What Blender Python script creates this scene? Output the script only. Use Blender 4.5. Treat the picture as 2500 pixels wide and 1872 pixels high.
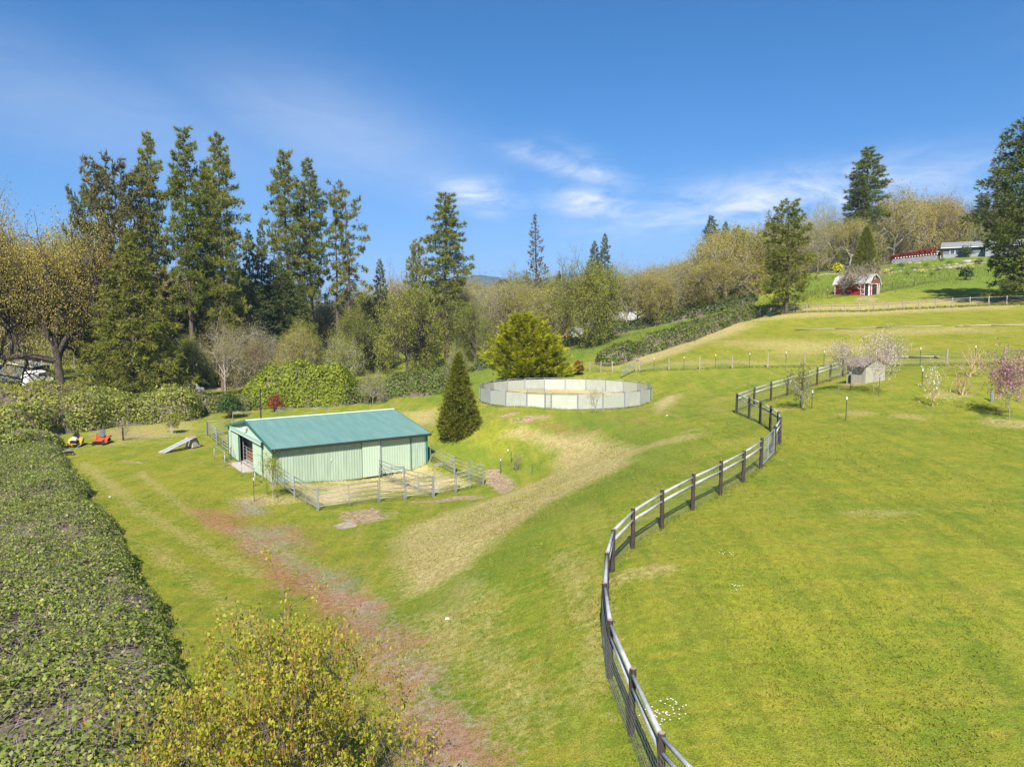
import bpy, bmesh, math, random
import numpy as np
from mathutils import Vector, Matrix, Euler
for o in list(bpy.data.objects): bpy.data.objects.remove(o)
scene = bpy.context.scene
COL = scene.collection
R = math.radians

# ---------------------------------------------------------------- camera
FPX = 1735.0; PITCH = R(5.14); CZ = 13.0          # photo focal length in pixels, tilt, height in metres
cam_d = bpy.data.cameras.new('camera'); cam_d.sensor_width = 36; cam_d.lens = 36*FPX/2500
cam_d.clip_start = 0.1; cam_d.clip_end = 30000
cam = bpy.data.objects.new('camera', cam_d); COL.objects.link(cam)
cam.location = (0, 0, CZ); cam.rotation_euler = (R(90)-PITCH, 0, 0); scene.camera = cam

# ---------------------------------------------------------------- light
SUN_EL = 46.0; SHADOW_AZ = 5.0                    # shadows fall this many degrees right of straight ahead
sd = bpy.data.lights.new('sun', 'SUN'); sd.energy = 5.0; sd.angle = R(0.53); sd.color = (1.0, 0.95, 0.86)
sun = bpy.data.objects.new('sun', sd); COL.objects.link(sun)
ldir = Vector((math.sin(R(SHADOW_AZ))*math.cos(R(SUN_EL)), math.cos(R(SHADOW_AZ))*math.cos(R(SUN_EL)), -math.sin(R(SUN_EL))))
sun.rotation_euler = ldir.to_track_quat('-Z', 'Y').to_euler(); sun.location = (0, -40, 60)

world = bpy.data.worlds.new('World'); scene.world = world; world.use_nodes = True
wn = world.node_tree.nodes; wl = world.node_tree.links; wn.clear()
def WN(t, **k):
    n = wn.new(t)
    for a, b in k.items(): setattr(n, a, b)
    return n
out = WN('ShaderNodeOutputWorld'); bg = WN('ShaderNodeBackground'); bg.inputs['Strength'].default_value = 0.066
sky = WN('ShaderNodeTexSky'); sky.sky_type = 'NISHITA'; sky.sun_disc = False
sky.sun_elevation = R(SUN_EL); sky.sun_rotation = R(180+SHADOW_AZ)
sky.altitude = 400; sky.air_density = 1.0; sky.dust_density = 0.55; sky.ozone_density = 3.0
# thin high cloud over the whole sky: noise on the view direction, stretched along the wind
tc = WN('ShaderNodeTexCoord')
def wnoise(scale_vec, scale, detail, rough, dist, loc=(0, 0, 0)):
    mp = WN('ShaderNodeMapping'); mp.inputs['Scale'].default_value = scale_vec; mp.inputs['Location'].default_value = loc
    wl.new(tc.outputs['Generated'], mp.inputs['Vector'])
    n = WN('ShaderNodeTexNoise'); n.inputs['Scale'].default_value = scale; n.inputs['Detail'].default_value = detail
    n.inputs['Roughness'].default_value = rough; n.inputs['Distortion'].default_value = dist
    wl.new(mp.outputs['Vector'], n.inputs['Vector']); return n.outputs['Fac']
def wmath(op, a, b=None, c=None):
    n = WN('ShaderNodeMath', operation=op)
    for i, q in enumerate((a, b, c)):
        if q is None: continue
        if isinstance(q, (int, float)): n.inputs[i].default_value = q
        else: wl.new(q, n.inputs[i])
    return n.outputs[0]
def wramp(v, a, b):
    n = WN('ShaderNodeMapRange', interpolation_type='SMOOTHSTEP'); n.inputs[1].default_value = a; n.inputs[2].default_value = b
    wl.new(v, n.inputs[0]); return n.outputs[0]
def cloud_bank(dirv, sx, sz, ang):
    """soft mask round one direction of the sky (a cloud has a place in the sky)"""
    d = Vector(dirv).normalized(); right = Vector((d.y, -d.x, 0)).normalized(); up = right.cross(d)
    a, b = math.cos(R(ang)), math.sin(R(ang)); ax = right*a+up*b; ay = up*a-right*b
    def dot(v):
        n = WN('ShaderNodeVectorMath', operation='DOT_PRODUCT'); n.inputs[1].default_value = v
        wl.new(tc.outputs['Generated'], n.inputs[0]); return n.outputs['Value']
    u = wmath('DIVIDE', dot(ax), sx); v = wmath('DIVIDE', dot(ay), sz)
    r2 = wmath('ADD', wmath('MULTIPLY', u, u), wmath('MULTIPLY', v, v))
    g = wmath('POWER', 2.718, wmath('MULTIPLY', r2, -1.0))
    return wmath('MULTIPLY', g, wmath('GREATER_THAN', dot(d), 0.0))
n_fine = wnoise((1, 1, 3.2), 9.0, 6, 0.62, 0.9)
n_wisp = wnoise((1.6, 1, 5.0), 5.0, 6, 0.65, 1.6, (3.1, 0.4, 0.7))
n_big = wnoise((1, 1, 2.4), 2.2, 3, 0.5, 0.4, (0.3, 1.7, 0.2))


def skydir(px, py):
    dx = (px-1250)/FPX; dy = -(py-936)/FPX
    return (dx, math.cos(PITCH)+dy*math.sin(PITCH), -math.sin(PITCH)+dy*math.cos(PITCH))
banks = [(1165, 476, .055, .017, -8, 1.0), (1200, 488, .026, .022, 30, 0.8), (1445, 496, .060, .019, -8, 1.05), (1385, 405, .075, .014, -16, 0.75), (1460, 420, .060, .018, -30, 0.4),
         (1900, 490, .21, .032, 5, 0.85), (820, 330, .17, .06, -14, 0.30), (250, 290, .26, .06, -8, 0.20), (2270, 490, .06, .02, 5, 0.5), (1680, 540, .11, .03, 0, 0.35)]
acc = None; veil = None
for px, py, sx, sz, ang, amp in banks:
    g = wmath('MULTIPLY', cloud_bank(skydir(px, py), sx, sz, ang), amp)
    if sx > .15 and px < 1500: veil = g if veil is None else wmath('MAXIMUM', veil, g)
    else: acc = g if acc is None else wmath('MAXIMUM', acc, g)
tex = wmath('ADD', wmath('MULTIPLY', wramp(n_fine, .30, .75), .8), wmath('MULTIPLY', wramp(n_wisp, .35, .7), .55))
cl = wmath('MULTIPLY', acc, tex)
cl = wmath('ADD', cl, wmath('MULTIPLY', wmath('MULTIPLY', wramp(n_big, .5, .8), wramp(n_wisp, .3, .8)), .08))
cl = wmath('ADD', cl, wmath('MULTIPLY', veil, wmath('ADD', .55, wmath('MULTIPLY', n_wisp, .7))))
cl = wmath('MINIMUM', cl, 0.92)
# clear mountain air: deeper blue overhead, paler towards the horizon
sc_ = WN('ShaderNodeSeparateColor'); wl.new(sky.outputs['Color'], sc_.inputs[0]); cc_ = WN('ShaderNodeCombineColor')
wl.new(wmath('MULTIPLY', wmath('POWER', wmath('MULTIPLY', sc_.outputs[0], .102), 1.45), 7.84), cc_.inputs[0])
wl.new(wmath('MULTIPLY', sc_.outputs[1], .78), cc_.inputs[1]); wl.new(wmath('MULTIPLY', sc_.outputs[2], 1.12), cc_.inputs[2])
mix = WN('ShaderNodeMix', data_type='RGBA'); wl.new(cl, mix.inputs['Factor']); wl.new(cc_.outputs[0], mix.inputs['A'])
mix.inputs['B'].default_value = (8.2, 8.6, 9.2, 1)
wl.new(mix.outputs['Result'], bg.inputs['Color']); wl.new(bg.outputs[0], out.inputs['Surface'])
scene.view_settings.view_transform = 'Standard'; scene.view_settings.look = 'None'
scene.view_settings.exposure = 0.90; scene.view_settings.gamma = 1.0; scene.view_settings.use_curve_mapping = False
scene.render.engine = 'CYCLES'; world.cycles.sampling_method = 'MANUAL'; world.cycles.sample_map_resolution = 256

# ---------------------------------------------------------------- helpers: pixels to directions, terrain
def ray(px, py): return np.array(skydir(px, py))
def P_drop(px, py, drop):                          # a ground point that many metres below the camera
    d = ray(px, py); return d*(-drop/d[2])+np.array([0, 0, CZ])
def P_depth(px, py, Y):
    d = ray(px, py); return d*(Y/d[1])+np.array([0, 0, CZ])

FENCE = [(1541, 1790, 8.80), (1489, 1653, 8.62), (1476, 1550, 8.45), (1480, 1462, 8.25), (1495, 1395, 8.05), (1545, 1339, 7.9), (1616, 1290, 7.72),
         (1691, 1245.6, 7.55), (1759, 1208.7, 7.38), (1814.5, 1176, 7.2), (1857.5, 1143.8, 7.05), (1890, 1108.3, 6.85), (1903, 1083.7, 6.75), (1899, 1064, 6.68),
         (1880, 1048.7, 6.65), (1855.5, 1033, 6.65), (1828.5, 1021.6, 6.65), (1798, 1009, 6.62), (1840.5, 992, 6.4), (1882, 978, 6.15), (1922, 965.5, 5.9),
         (1959, 952.7, 5.65), (1994.5, 940.7, 5.4), (2026.5, 930, 5.15), (2057, 919.5, 4.95), (2086, 911, 4.8)]
FIELDPOSTS = [(1561.7, 907, 6.5), (1633, 904, 6.0), (1708, 902, 5.6), (1787, 899.5, 5.2), (1874, 897.5, 4.95), (1964, 895, 4.7), (2060, 894, 4.5), (2185, 893, 4.15), (2311, 892, 3.85), (2452, 890, 3.6)]
PAD = 12.65
ctl = [P_drop(*f) for f in FENCE] + [P_drop(*f) for f in FIELDPOSTS]
for px, py, dr in [(2400, 1800, 8.4), (2400, 1400, 7.5), (2463, 1024, 6.0), (2200, 1200, 7.0), (2065, 1028, 6.1), (2092, 934, 4.8), (1900, 1600, 8.3),
                   # barn pad and the lawn around it
                   (672, 1180, PAD), (1045, 1129.5, PAD), (559.6, 1108.7, PAD), (775, 1246, PAD), (925, 1223, PAD), (1180, 1185, PAD-.05), (620, 1225, PAD),
                   (850, 1290, PAD-.1), (700, 1300, 12.55), (430, 1095, 12.3), (540, 1180, 12.6), (300, 1200, 12.1), (180, 1085, 11.8), (250, 1080, 11.8), (170, 1115, 11.8), (350, 1330, 11.9),
                   (497, 1571, 11.3), (700, 1650, 10.9), (900, 1500, 11.3), (1000, 1872, 10.1), (1150, 1750, 9.9), (1300, 1700, 9.3), (1350, 1500, 9.1), (780, 1400, 12.0),
                   # foot and top of the curved bank
                   (960, 1311, 12.4), (1130, 1243, 12.4), (1277, 1187, 12.2), (1345, 1153, 11.4), (1300, 1085, 10.4), (1187, 1107, 11.4), (1220, 1130, 11.9),
                   (994, 1469, 11.0), (1130, 1424, 10.0), (1250, 1350, 9.3), (1356, 1277, 8.65), (1450, 1190, 8.3), (1571, 1107, 8.0), (1560, 1060, 8.1), (1469, 1040, 8.4), (1243, 1016, 8.75),
                   (1119, 1057, 10.4), (1060, 1030, 11.4), (1400, 1250, 8.25), (1650, 1130, 7.8), (1700, 1000, 7.3), (1620, 990, 7.9), (1650, 940, 6.9),
                   # beyond the pen
                   (1290, 917, 7.6), (1412, 913, 7.2), (1540, 905, 6.7), (1140, 940, 9.3), (960, 970, 11.2), (700, 1010, 12.0), (480, 1040, 12.0), (330, 1050, 11.9),
                   (565, 950, 12.0), (900, 905, 11.7), (1200, 880, 8.9), (750, 900, 12.1), (150, 975, 11.9), (30, 900, 12.3), (1300, 870, 6.9), (1240, 850, 6.4), (1419, 833, 4.3)]:
    ctl.append(P_drop(px, py, dr))
for px, py, dep in [(1500, 885, 99), (1650, 840, 106), (1750, 800, 113), (1500, 812, 140), (1600, 788, 142), (1700, 763, 140), (1830, 733, 138), (2000, 800, 95), (2300, 800, 80), (2300, 850, 68),
                    (1700, 850, 92), (1829, 779, 118), (2096, 761.5, 104), (2323, 750, 97), (2500, 743, 93), (2040, 716, 122), (2125, 712, 122), (2300, 690, 128), (2150, 680, 141), (2480, 690, 122),
                    (2130, 655, 162), (2000, 670, 152), (1950, 700, 141), (2320, 629, 186), (2440, 623, 186), (1916, 766, 112), (2400, 655, 160), (2250, 640, 175), (2480, 860, 62)]:
    ctl.append(P_depth(px, py, dep))
cx_, cy_ = 5.66, 75.6
for a in range(8): ctl.append(np.array([cx_+9.3*math.cos(a*math.pi/4), cy_+9.3*math.sin(a*math.pi/4), CZ-8.55]))
ctl.append(np.array([cx_, cy_, CZ-8.5]))
for p in [(-26, 66, CZ-PAD), (-15.5, 74, CZ-12.5), (-30, 20, CZ-11.6), (-14, 8, CZ-10.6), (0, 2, CZ-9.6), (12, 2, CZ-8.9), (30, 10, CZ-8), (60, 45, CZ-5), (0, -40, CZ-9), (-60, -40, CZ-11), (60, -40, CZ-7),
          (-60, 60, CZ-11.8), (-110, 100, CZ-12), (-120, 200, CZ-12.5), (-40, 200, CZ-12.2), (-60, 300, CZ-14), (60, 260, CZ-9), (-250, 300, CZ-15), (-250, 0, CZ-13), (250, -200, CZ-2), (-250, -200, CZ-13),
          (200, 230, CZ+20), (130, 230, CZ+16), (90, 220, CZ+8), (220, 120, CZ+12), (130, 90, CZ+5), (280, 330, CZ+22), (0, 420, CZ-18), (-300, 700, CZ-25), (200, 700, CZ-10), (500, 500, CZ+10), (500, 0, CZ+10),
          (0, 900, CZ-28), (-700, 300, CZ-22), (0, -400, CZ-12), (0, 140, CZ-8.6), (-40, 150, CZ-12)]:
    ctl.append(np.array(p, float))
ctl = np.array(ctl)
def tps_fit(pts, lam):
    n = len(pts); d = np.hypot(pts[:, None, 0]-pts[None, :, 0], pts[:, None, 1]-pts[None, :, 1])
    K = np.where(d > 0, d*d*np.log(np.maximum(d, 1e-9)), 0)+np.eye(n)*lam
    Pm = np.c_[np.ones(n), pts[:, :2]]
    A = np.zeros((n+3, n+3)); A[:n, :n] = K; A[:n, n:] = Pm; A[n:, :n] = Pm.T
    return np.linalg.solve(A, np.r_[pts[:, 2], 0, 0, 0])
TW = tps_fit(ctl, 6.0); NC = len(ctl)
def H(x, y):
    x = np.atleast_1d(np.asarray(x, float)); y = np.atleast_1d(np.asarray(y, float)); res = np.empty(x.shape)
    for i in range(0, len(x), 20000):
        xs = x[i:i+20000]; ys = y[i:i+20000]
        r2 = (xs[:, None]-ctl[None, :, 0])**2+(ys[:, None]-ctl[None, :, 1])**2
        res[i:i+20000] = (0.5*r2*np.log(np.maximum(r2, 1e-12)))@TW[:NC]+TW[NC]+TW[NC+1]*xs+TW[NC+2]*ys
    rr = np.hypot(x, y); w = np.clip((rr-700)/500, 0, 1)           # far out the valley floor levels off
    return res*(1-w)+(CZ-26)*w
_hx = np.arange(-140, 160.1, .75); _hy = np.arange(-5, 280.1, .75); _HG = H(*[a.ravel() for a in np.meshgrid(_hx, _hy)]).reshape(len(_hy), len(_hx))
H_exact = H
def H(x, y):
    """ground height, looked up on a fine grid near the place"""
    x = np.atleast_1d(np.asarray(x, float)); y = np.atleast_1d(np.asarray(y, float)); u = (x+140)/.75; v = (y+5)/.75
    out_ = (u < 0) | (v < 0) | (u >= len(_hx)-1.001) | (v >= len(_hy)-1.001); u = np.clip(u, 0, len(_hx)-1.01); v = np.clip(v, 0, len(_hy)-1.01); i = u.astype(int); j = v.astype(int); fu = u-i; fv = v-j
    r = (_HG[j, i]*(1-fu)+_HG[j, i+1]*fu)*(1-fv)+(_HG[j+1, i]*(1-fu)+_HG[j+1, i+1]*fu)*fv
    if out_.any(): r[out_] = H_exact(x[out_], y[out_])
    return r
def h(x, y): return float(H(x, y)[0])
_T = np.r_[np.arange(6, 130, .5), np.arange(130, 400, 2.0)]
def hit(px, py):
    """where the view line through a photo pixel meets the ground"""
    d = ray(px, py); xs = d[0]/d[1]*_T; zs = CZ+d[2]/d[1]*_T
    g = zs-H(xs, _T); k = np.where(g < 0)[0]
    if len(k) == 0: return np.array([xs[-1], _T[-1], h(xs[-1], _T[-1])])
    k = max(1, k[0]); t = _T[k-1]+(_T[k]-_T[k-1])*g[k-1]/(g[k-1]-g[k])
    x = d[0]/d[1]*t; return np.array([x, t, h(x, t)])
def gpt(x, y): return (x, y, h(x, y))

# ---------------------------------------------------------------- helpers: objects
def link(o, parent=None):
    COL.objects.link(o)
    if parent is not None: o.parent = parent
    return o
def thing(name, label, cat, loc=(0, 0, 0), rotz=0.0, group=None, scale=None):
    o = bpy.data.objects.new(name, None); o.empty_display_size = .3
    o.location = loc; o.rotation_euler = (0, 0, rotz)
    if scale is not None: o.scale = (scale,)*3 if isinstance(scale, (int, float)) else scale
    o['label'] = label; o['category'] = cat
    if group: o['group'] = group
    return link(o)
def mesh_from(name, V, Fa, mats, smooth=False, midx=None):
    me = bpy.data.meshes.new(name)
    if isinstance(V, np.ndarray) and isinstance(Fa, np.ndarray):
        n, k = Fa.shape
        me.vertices.add(len(V)); me.vertices.foreach_set('co', V.astype(np.float32).ravel())
        me.loops.add(n*k); me.loops.foreach_set('vertex_index', Fa.astype(np.int32).ravel())
        me.polygons.add(n); me.polygons.foreach_set('loop_start', np.arange(0, n*k, k, dtype=np.int32))
        me.update(calc_edges=True)
    else: me.from_pydata([tuple(v) for v in V], [], [tuple(f) for f in Fa]); me.update()
    for m in (mats if isinstance(mats, (list, tuple)) else [mats]): me.materials.append(m)
    if midx is not None: me.polygons.foreach_set('material_index', np.asarray(midx, np.int32))
    if smooth: me.polygons.foreach_set('use_smooth', np.ones(len(me.polygons), bool))
    return me
def obj(name, me, parent=None, loc=None, rot=None, **props):
    o = bpy.data.objects.new(name, me)
    if loc is not None: o.location = loc
    if rot is not None: o.rotation_euler = rot
    for k, v in props.items(): o[k] = v
    return link(o, parent)
def copy_tree(root, loc, rotz, scale, label=None, group=None):
    r = root.copy(); COL.objects.link(r); r.location = loc; r.rotation_euler = (0, 0, rotz)
    r.scale = (scale,)*3 if isinstance(scale, (int, float)) else scale
    if label: r['label'] = label
    if group: r['group'] = group
    for ch in root.children:
        c = ch.copy(); COL.objects.link(c); c.parent = r
        for g in ch.children:
            d = g.copy(); COL.objects.link(d); d.parent = c
    return r
class MB:
    """collects shapes of ONE part"""
    def __init__(s): s.v = []; s.f = []; s.m = []; s.mi = 0
    def face(s, idx): s.f.append(tuple(idx)); s.m.append(s.mi)
    def poly(s, pts):
        b = len(s.v); s.v += [tuple(p) for p in pts]; s.face(range(b, b+len(pts))); return s
    def box(s, c, size, rz=0.0, M=None, taper=1.0):
        x, y, z = (q/2 for q in size); b = len(s.v)
        for k, (i, j, l) in enumerate([(-1, -1, -1), (1, -1, -1), (1, 1, -1), (-1, 1, -1), (-1, -1, 1), (1, -1, 1), (1, 1, 1), (-1, 1, 1)]):
            t = taper if l > 0 else 1.0
            p = Vector((i*x*t, j*y*t, l*z))
            if M is not None: p = M @ p
            elif rz: p = Vector((p.x*math.cos(rz)-p.y*math.sin(rz), p.x*math.sin(rz)+p.y*math.cos(rz), p.z))
            s.v.append((p.x+c[0], p.y+c[1], p.z+c[2]))
        for q in [(0, 3, 2, 1), (4, 5, 6, 7), (0, 1, 5, 4), (1, 2, 6, 5), (2, 3, 7, 6), (3, 0, 4, 7)]: s.face([b+i for i in q])
        return s
    def beam(s, p0, p1, w, d, up=(0, 0, 1)):
        """rectangular bar between two points"""
        p0 = Vector(p0); p1 = Vector(p1); ax = (p1-p0); L = ax.length; ax.normalize(); up = Vector(up)
        sd_ = ax.cross(up)
        if sd_.length < 1e-4: sd_ = ax.cross(Vector((1, 0, 0)))
        sd_.normalize(); u2 = sd_.cross(ax)
        M = Matrix((ax, sd_, u2)).transposed(); return s.box((p0+p1)/2, (L, w, d), M=M)
    def tube(s, pts, rad, n=6, cap=True):
        pts = [Vector(p) for p in pts]; k = len(pts); rad = [rad]*k if isinstance(rad, (int, float)) else rad
        b = len(s.v); ref = None
        for i, p in enumerate(pts):
            t = (pts[min(i+1, k-1)]-pts[max(i-1, 0)]).normalized()
            if ref is None: ref = t.orthogonal().normalized()
            ref = (ref-t*ref.dot(t)); ref = ref.normalized() if ref.length > 1e-6 else t.orthogonal().normalized()
            bi = t.cross(ref)
            for j in range(n):
                a = 2*math.pi*j/n; q = p+(ref*math.cos(a)+bi*math.sin(a))*rad[i]; s.v.append((q.x, q.y, q.z))
        for i in range(k-1):
            for j in range(n):
                j2 = (j+1) % n; s.face((b+i*n+j, b+i*n+j2, b+(i+1)*n+j2, b+(i+1)*n+j))
        if cap:
            s.face([b+j for j in range(n)][::-1]); s.face([b+(k-1)*n+j for j in range(n)])
        return s
    def lathe(s, c, prof, n=12, axis='z'):
        b = len(s.v); k = len(prof)
        for r, z in prof:
            for j in range(n):
                a = 2*math.pi*j/n
                if axis == 'z': s.v.append((c[0]+r*math.cos(a), c[1]+r*math.sin(a), c[2]+z))
                elif axis == 'x': s.v.append((c[0]+z, c[1]+r*math.cos(a), c[2]+r*math.sin(a)))
                else: s.v.append((c[0]+r*math.cos(a), c[1]+z, c[2]+r*math.sin(a)))
        for i in range(k-1):
            for j in range(n):
                j2 = (j+1) % n; s.face((b+i*n+j, b+i*n+j2, b+(i+1)*n+j2, b+(i+1)*n+j))
        s.face([b+j for j in range(n)][::-1]); s.face([b+(k-1)*n+j for j in range(n)]); return s
    def mesh(s, name, mats, smooth=False): return mesh_from(name, s.v, s.f, mats, smooth, s.m)
    def build(s, name, mats, parent=None, smooth=False, **props): return obj(name, s.mesh(name, mats, smooth), parent, **props)

# ---------------------------------------------------------------- materials
def new_mat(name):
    m = bpy.data.materials.new(name); m.use_nodes = True; nt = m.node_tree
    return m, nt.nodes, nt.links, nt.nodes['Principled BSDF']
def mat(name, c1, c2=None, rough=.6, scale=4.0, metal=0.0, bump=0.0, bscale=40.0, stretch=(1, 1, 1), detail=6, spec=.3, lo=.35, hi=.65, island=0.0):
    """plain surface with noise between two colours and fine relief"""
    m, N, L, b = new_mat(name); b.inputs['Roughness'].default_value = rough; b.inputs['Metallic'].default_value = metal
    b.inputs['Specular IOR Level'].default_value = spec
    t = N.new('ShaderNodeTexCoord'); mp = N.new('ShaderNodeMapping'); mp.inputs['Scale'].default_value = stretch
    L.new(t.outputs['Object'], mp.inputs['Vector'])
    n = N.new('ShaderNodeTexNoise'); n.inputs['Scale'].default_value = scale; n.inputs['Detail'].default_value = detail; n.inputs['Roughness'].default_value = .62
    L.new(mp.outputs[0], n.inputs['Vector'])
    rp = N.new('ShaderNodeMapRange'); rp.inputs[1].default_value = lo; rp.inputs[2].default_value = hi; L.new(n.outputs['Fac'], rp.inputs[0])
    mx = N.new('ShaderNodeMix'); mx.data_type = 'RGBA'; mx.inputs['A'].default_value = (*c1, 1); mx.inputs['B'].default_value = (*(c2 or c1), 1)
    L.new(rp.outputs[0], mx.inputs['Factor']); col = mx.outputs['Result']
    oi = N.new('ShaderNodeObjectInfo'); hs = N.new('ShaderNodeHueSaturation')
    vr = N.new('ShaderNodeMapRange'); vr.inputs[3].default_value = .9; vr.inputs[4].default_value = 1.1
    L.new(oi.outputs['Random'], vr.inputs[0]); L.new(vr.outputs[0], hs.inputs['Value']); L.new(col, hs.inputs['Color'])
    L.new(hs.outputs[0], b.inputs['Base Color'])
    if bump:
        n2 = N.new('ShaderNodeTexNoise'); n2.inputs['Scale'].default_value = bscale; n2.inputs['Detail'].default_value = 4; L.new(mp.outputs[0], n2.inputs['Vector'])
        bp = N.new('ShaderNodeBump'); bp.inputs['Strength'].default_value = bump; bp.inputs['Distance'].default_value = .02
        L.new(n2.outputs['Fac'], bp.inputs['Height']); L.new(bp.outputs[0], b.inputs['Normal'])
    return m
def leaf_mat(name, c1, c2, trans=.3, rough=.55, c3=None, p3=.12, objvar=.12, spec=.25):
    """each leaf (mesh island) takes a tone between two colours, a few take a third; every plant a shade of its own"""
    m, N, L, b = new_mat(name); g = N.new('ShaderNodeNewGeometry'); b.inputs['Roughness'].default_value = rough; b.inputs['Specular IOR Level'].default_value = spec
    mx = N.new('ShaderNodeMix'); mx.data_type = 'RGBA'; mx.inputs['A'].default_value = (*c1, 1); mx.inputs['B'].default_value = (*c2, 1)
    L.new(g.outputs['Random Per Island'], mx.inputs['Factor']); col = mx.outputs['Result']
    if c3:
        w = N.new('ShaderNodeTexWhiteNoise'); w.noise_dimensions = '1D'; L.new(g.outputs['Random Per Island'], w.inputs['W'])
        lt = N.new('ShaderNodeMath'); lt.operation = 'LESS_THAN'; lt.inputs[1].default_value = p3; L.new(w.outputs['Value'], lt.inputs[0])
        m3 = N.new('ShaderNodeMix'); m3.data_type = 'RGBA'; L.new(lt.outputs[0], m3.inputs['Factor']); L.new(col, m3.inputs['A']); m3.inputs['B'].default_value = (*c3, 1); col = m3.outputs['Result']
    # broad patches of fresher and older growth through the crown
    tcn = N.new('ShaderNodeTexCoord'); nz = N.new('ShaderNodeTexNoise'); nz.inputs['Scale'].default_value = .45; nz.inputs['Detail'].default_value = 3; L.new(tcn.outputs['Object'], nz.inputs['Vector'])
    oi = N.new('ShaderNodeObjectInfo'); hs = N.new('ShaderNodeHueSaturation')
    a = N.new('ShaderNodeMath'); a.operation = 'MULTIPLY_ADD'; L.new(nz.outputs['Fac'], a.inputs[0]); a.inputs[1].default_value = .6; a.inputs[2].default_value = .70
    v = N.new('ShaderNodeMath'); v.operation = 'MULTIPLY_ADD'; L.new(oi.outputs['Random'], v.inputs[0]); v.inputs[1].default_value = 2*objvar; v.inputs[2].default_value = 1-objvar
    vm = N.new('ShaderNodeMath'); vm.operation = 'MULTIPLY'; L.new(a.outputs[0], vm.inputs[0]); L.new(v.outputs[0], vm.inputs[1]); L.new(vm.outputs[0], hs.inputs['Value'])
    hv = N.new('ShaderNodeMath'); hv.operation = 'MULTIPLY_ADD'; L.new(oi.outputs['Random'], hv.inputs[0]); hv.inputs[1].default_value = -.03; hv.inputs[2].default_value = .515; L.new(hv.outputs[0], hs.inputs['Hue'])
    L.new(col, hs.inputs['Color']); L.new(hs.outputs[0], b.inputs['Base Color'])
    tr = N.new('ShaderNodeBsdfTranslucent'); L.new(hs.outputs[0], tr.inputs['Color'])
    ms = N.new('ShaderNodeMixShader'); ms.inputs[0].default_value = trans; L.new(b.outputs[0], ms.inputs[1]); L.new(tr.outputs[0], ms.inputs[2])
    L.new(ms.outputs[0], N['Material Output'].inputs['Surface']); return m
# ---------------------------------------------------------------- the ground
def axis(segs):
    out = []
    for a, b, s in segs: out += list(np.arange(a, b, s))
    out.append(segs[-1][1]); return np.array(out)
gx = axis([(-7000, -1500, 750), (-1500, -400, 100), (-400, -130, 18), (-130, -50, 2.5), (-50, 60, .45), (60, 150, 2.5), (150, 400, 18), (400, 1500, 100), (1500, 7000, 750)])
gy = axis([(-1500, -100, 140), (-100, 4, 8), (4, 88, .45), (88, 150, 1.0), (150, 260, 3), (260, 700, 25), (700, 1500, 100), (1500, 6500, 750)])
X, Y = np.meshgrid(gx, gy); nx, ny = len(gx), len(gy)
xf, yf = X.ravel(), Y.ravel(); zf = H(xf, yf)
_NT = {}
def fnoise(x, y, s, seed):
    """smooth value noise"""
    T = _NT.setdefault(seed, None)
    if T is None: T = _NT[seed] = np.random.RandomState(seed).rand(256, 256)
    u = x/s; v = y/s
    i = np.floor(u).astype(int); j = np.floor(v).astype(int); fu = u-i; fv = v-j; fu = fu*fu*(3-2*fu); fv = fv*fv*(3-2*fv)
    a = T[i % 256, j % 256]; b_ = T[(i+1) % 256, j % 256]; c = T[i % 256, (j+1) % 256]; d = T[(i+1) % 256, (j+1) % 256]
    return (a*(1-fu)+b_*fu)*(1-fv)+(c*(1-fu)+d*fu)*fv
near = np.clip((260-np.hypot(xf, yf))/200, 0, 1)
zf = zf+near*((fnoise(xf, yf, 2.3, 1)-.5)*.05+(fnoise(xf, yf, 7., 2)-.5)*.08)
zf = zf+.30*np.clip((9.0-np.hypot(xf-cx_, yf-cy_))/.5, 0, 1)*(.85+.3*fnoise(xf, yf, 1.5, 3))   # trodden footing built up inside the round pen
idx = np.arange(nx*ny).reshape(ny, nx)
quads = np.stack([idx[:-1, :-1], idx[:-1, 1:], idx[1:, 1:], idx[1:, :-1]], -1).reshape(-1, 4)

def poly_w(poly, soft):
    """1 inside the outline, fading over `soft` metres"""
    P = np.array([hit(*p)[:2] for p in poly]); lo = P.min(0)-soft*2; hi = P.max(0)+soft*2
    k = np.where((xf > lo[0]) & (xf < hi[0]) & (yf > lo[1]) & (yf < hi[1]))[0]; x = xf[k]; y = yf[k]
    ins = np.zeros(len(k), bool); dist = np.full(len(k), 1e9)
    for i in range(len(P)):
        a = P[i]; b = P[(i+1) % len(P)]
        c = ((a[1] > y) != (b[1] > y)) & (x < (b[0]-a[0])*(y-a[1])/((b[1]-a[1]) or 1e-9)+a[0]); ins ^= c
        ab = b-a; t = np.clip(((x-a[0])*ab[0]+(y-a[1])*ab[1])/max(ab@ab, 1e-9), 0, 1)
        dist = np.minimum(dist, np.hypot(x-a[0]-ab[0]*t, y-a[1]-ab[1]*t))
    w = np.zeros(len(xf)); w[k] = np.clip(.5+np.where(ins, dist, -dist)/(2*soft), 0, 1); return w
def line_w(pts, width, soft):
    P = np.array([hit(*p)[:2] for p in pts]); dist = np.full(len(xf), 1e9)
    for a, b in zip(P[:-1], P[1:]):
        ab = b-a; t = np.clip(((xf-a[0])*ab[0]+(yf-a[1])*ab[1])/max(ab@ab, 1e-9), 0, 1)
        dist = np.minimum(dist, np.hypot(xf-a[0]-ab[0]*t, yf-a[1]-ab[1]*t))
    return np.clip(.5+(width-dist)/(2*soft), 0, 1)
def spot(px, py, rx, ry, soft=.6):
    p = hit(px, py); d = np.hypot((xf-p[0])/rx, (yf-p[1])/ry); return np.clip((1.35-d)/soft, 0, 1)
def mx(*ws): return np.maximum.reduce(ws)
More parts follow.
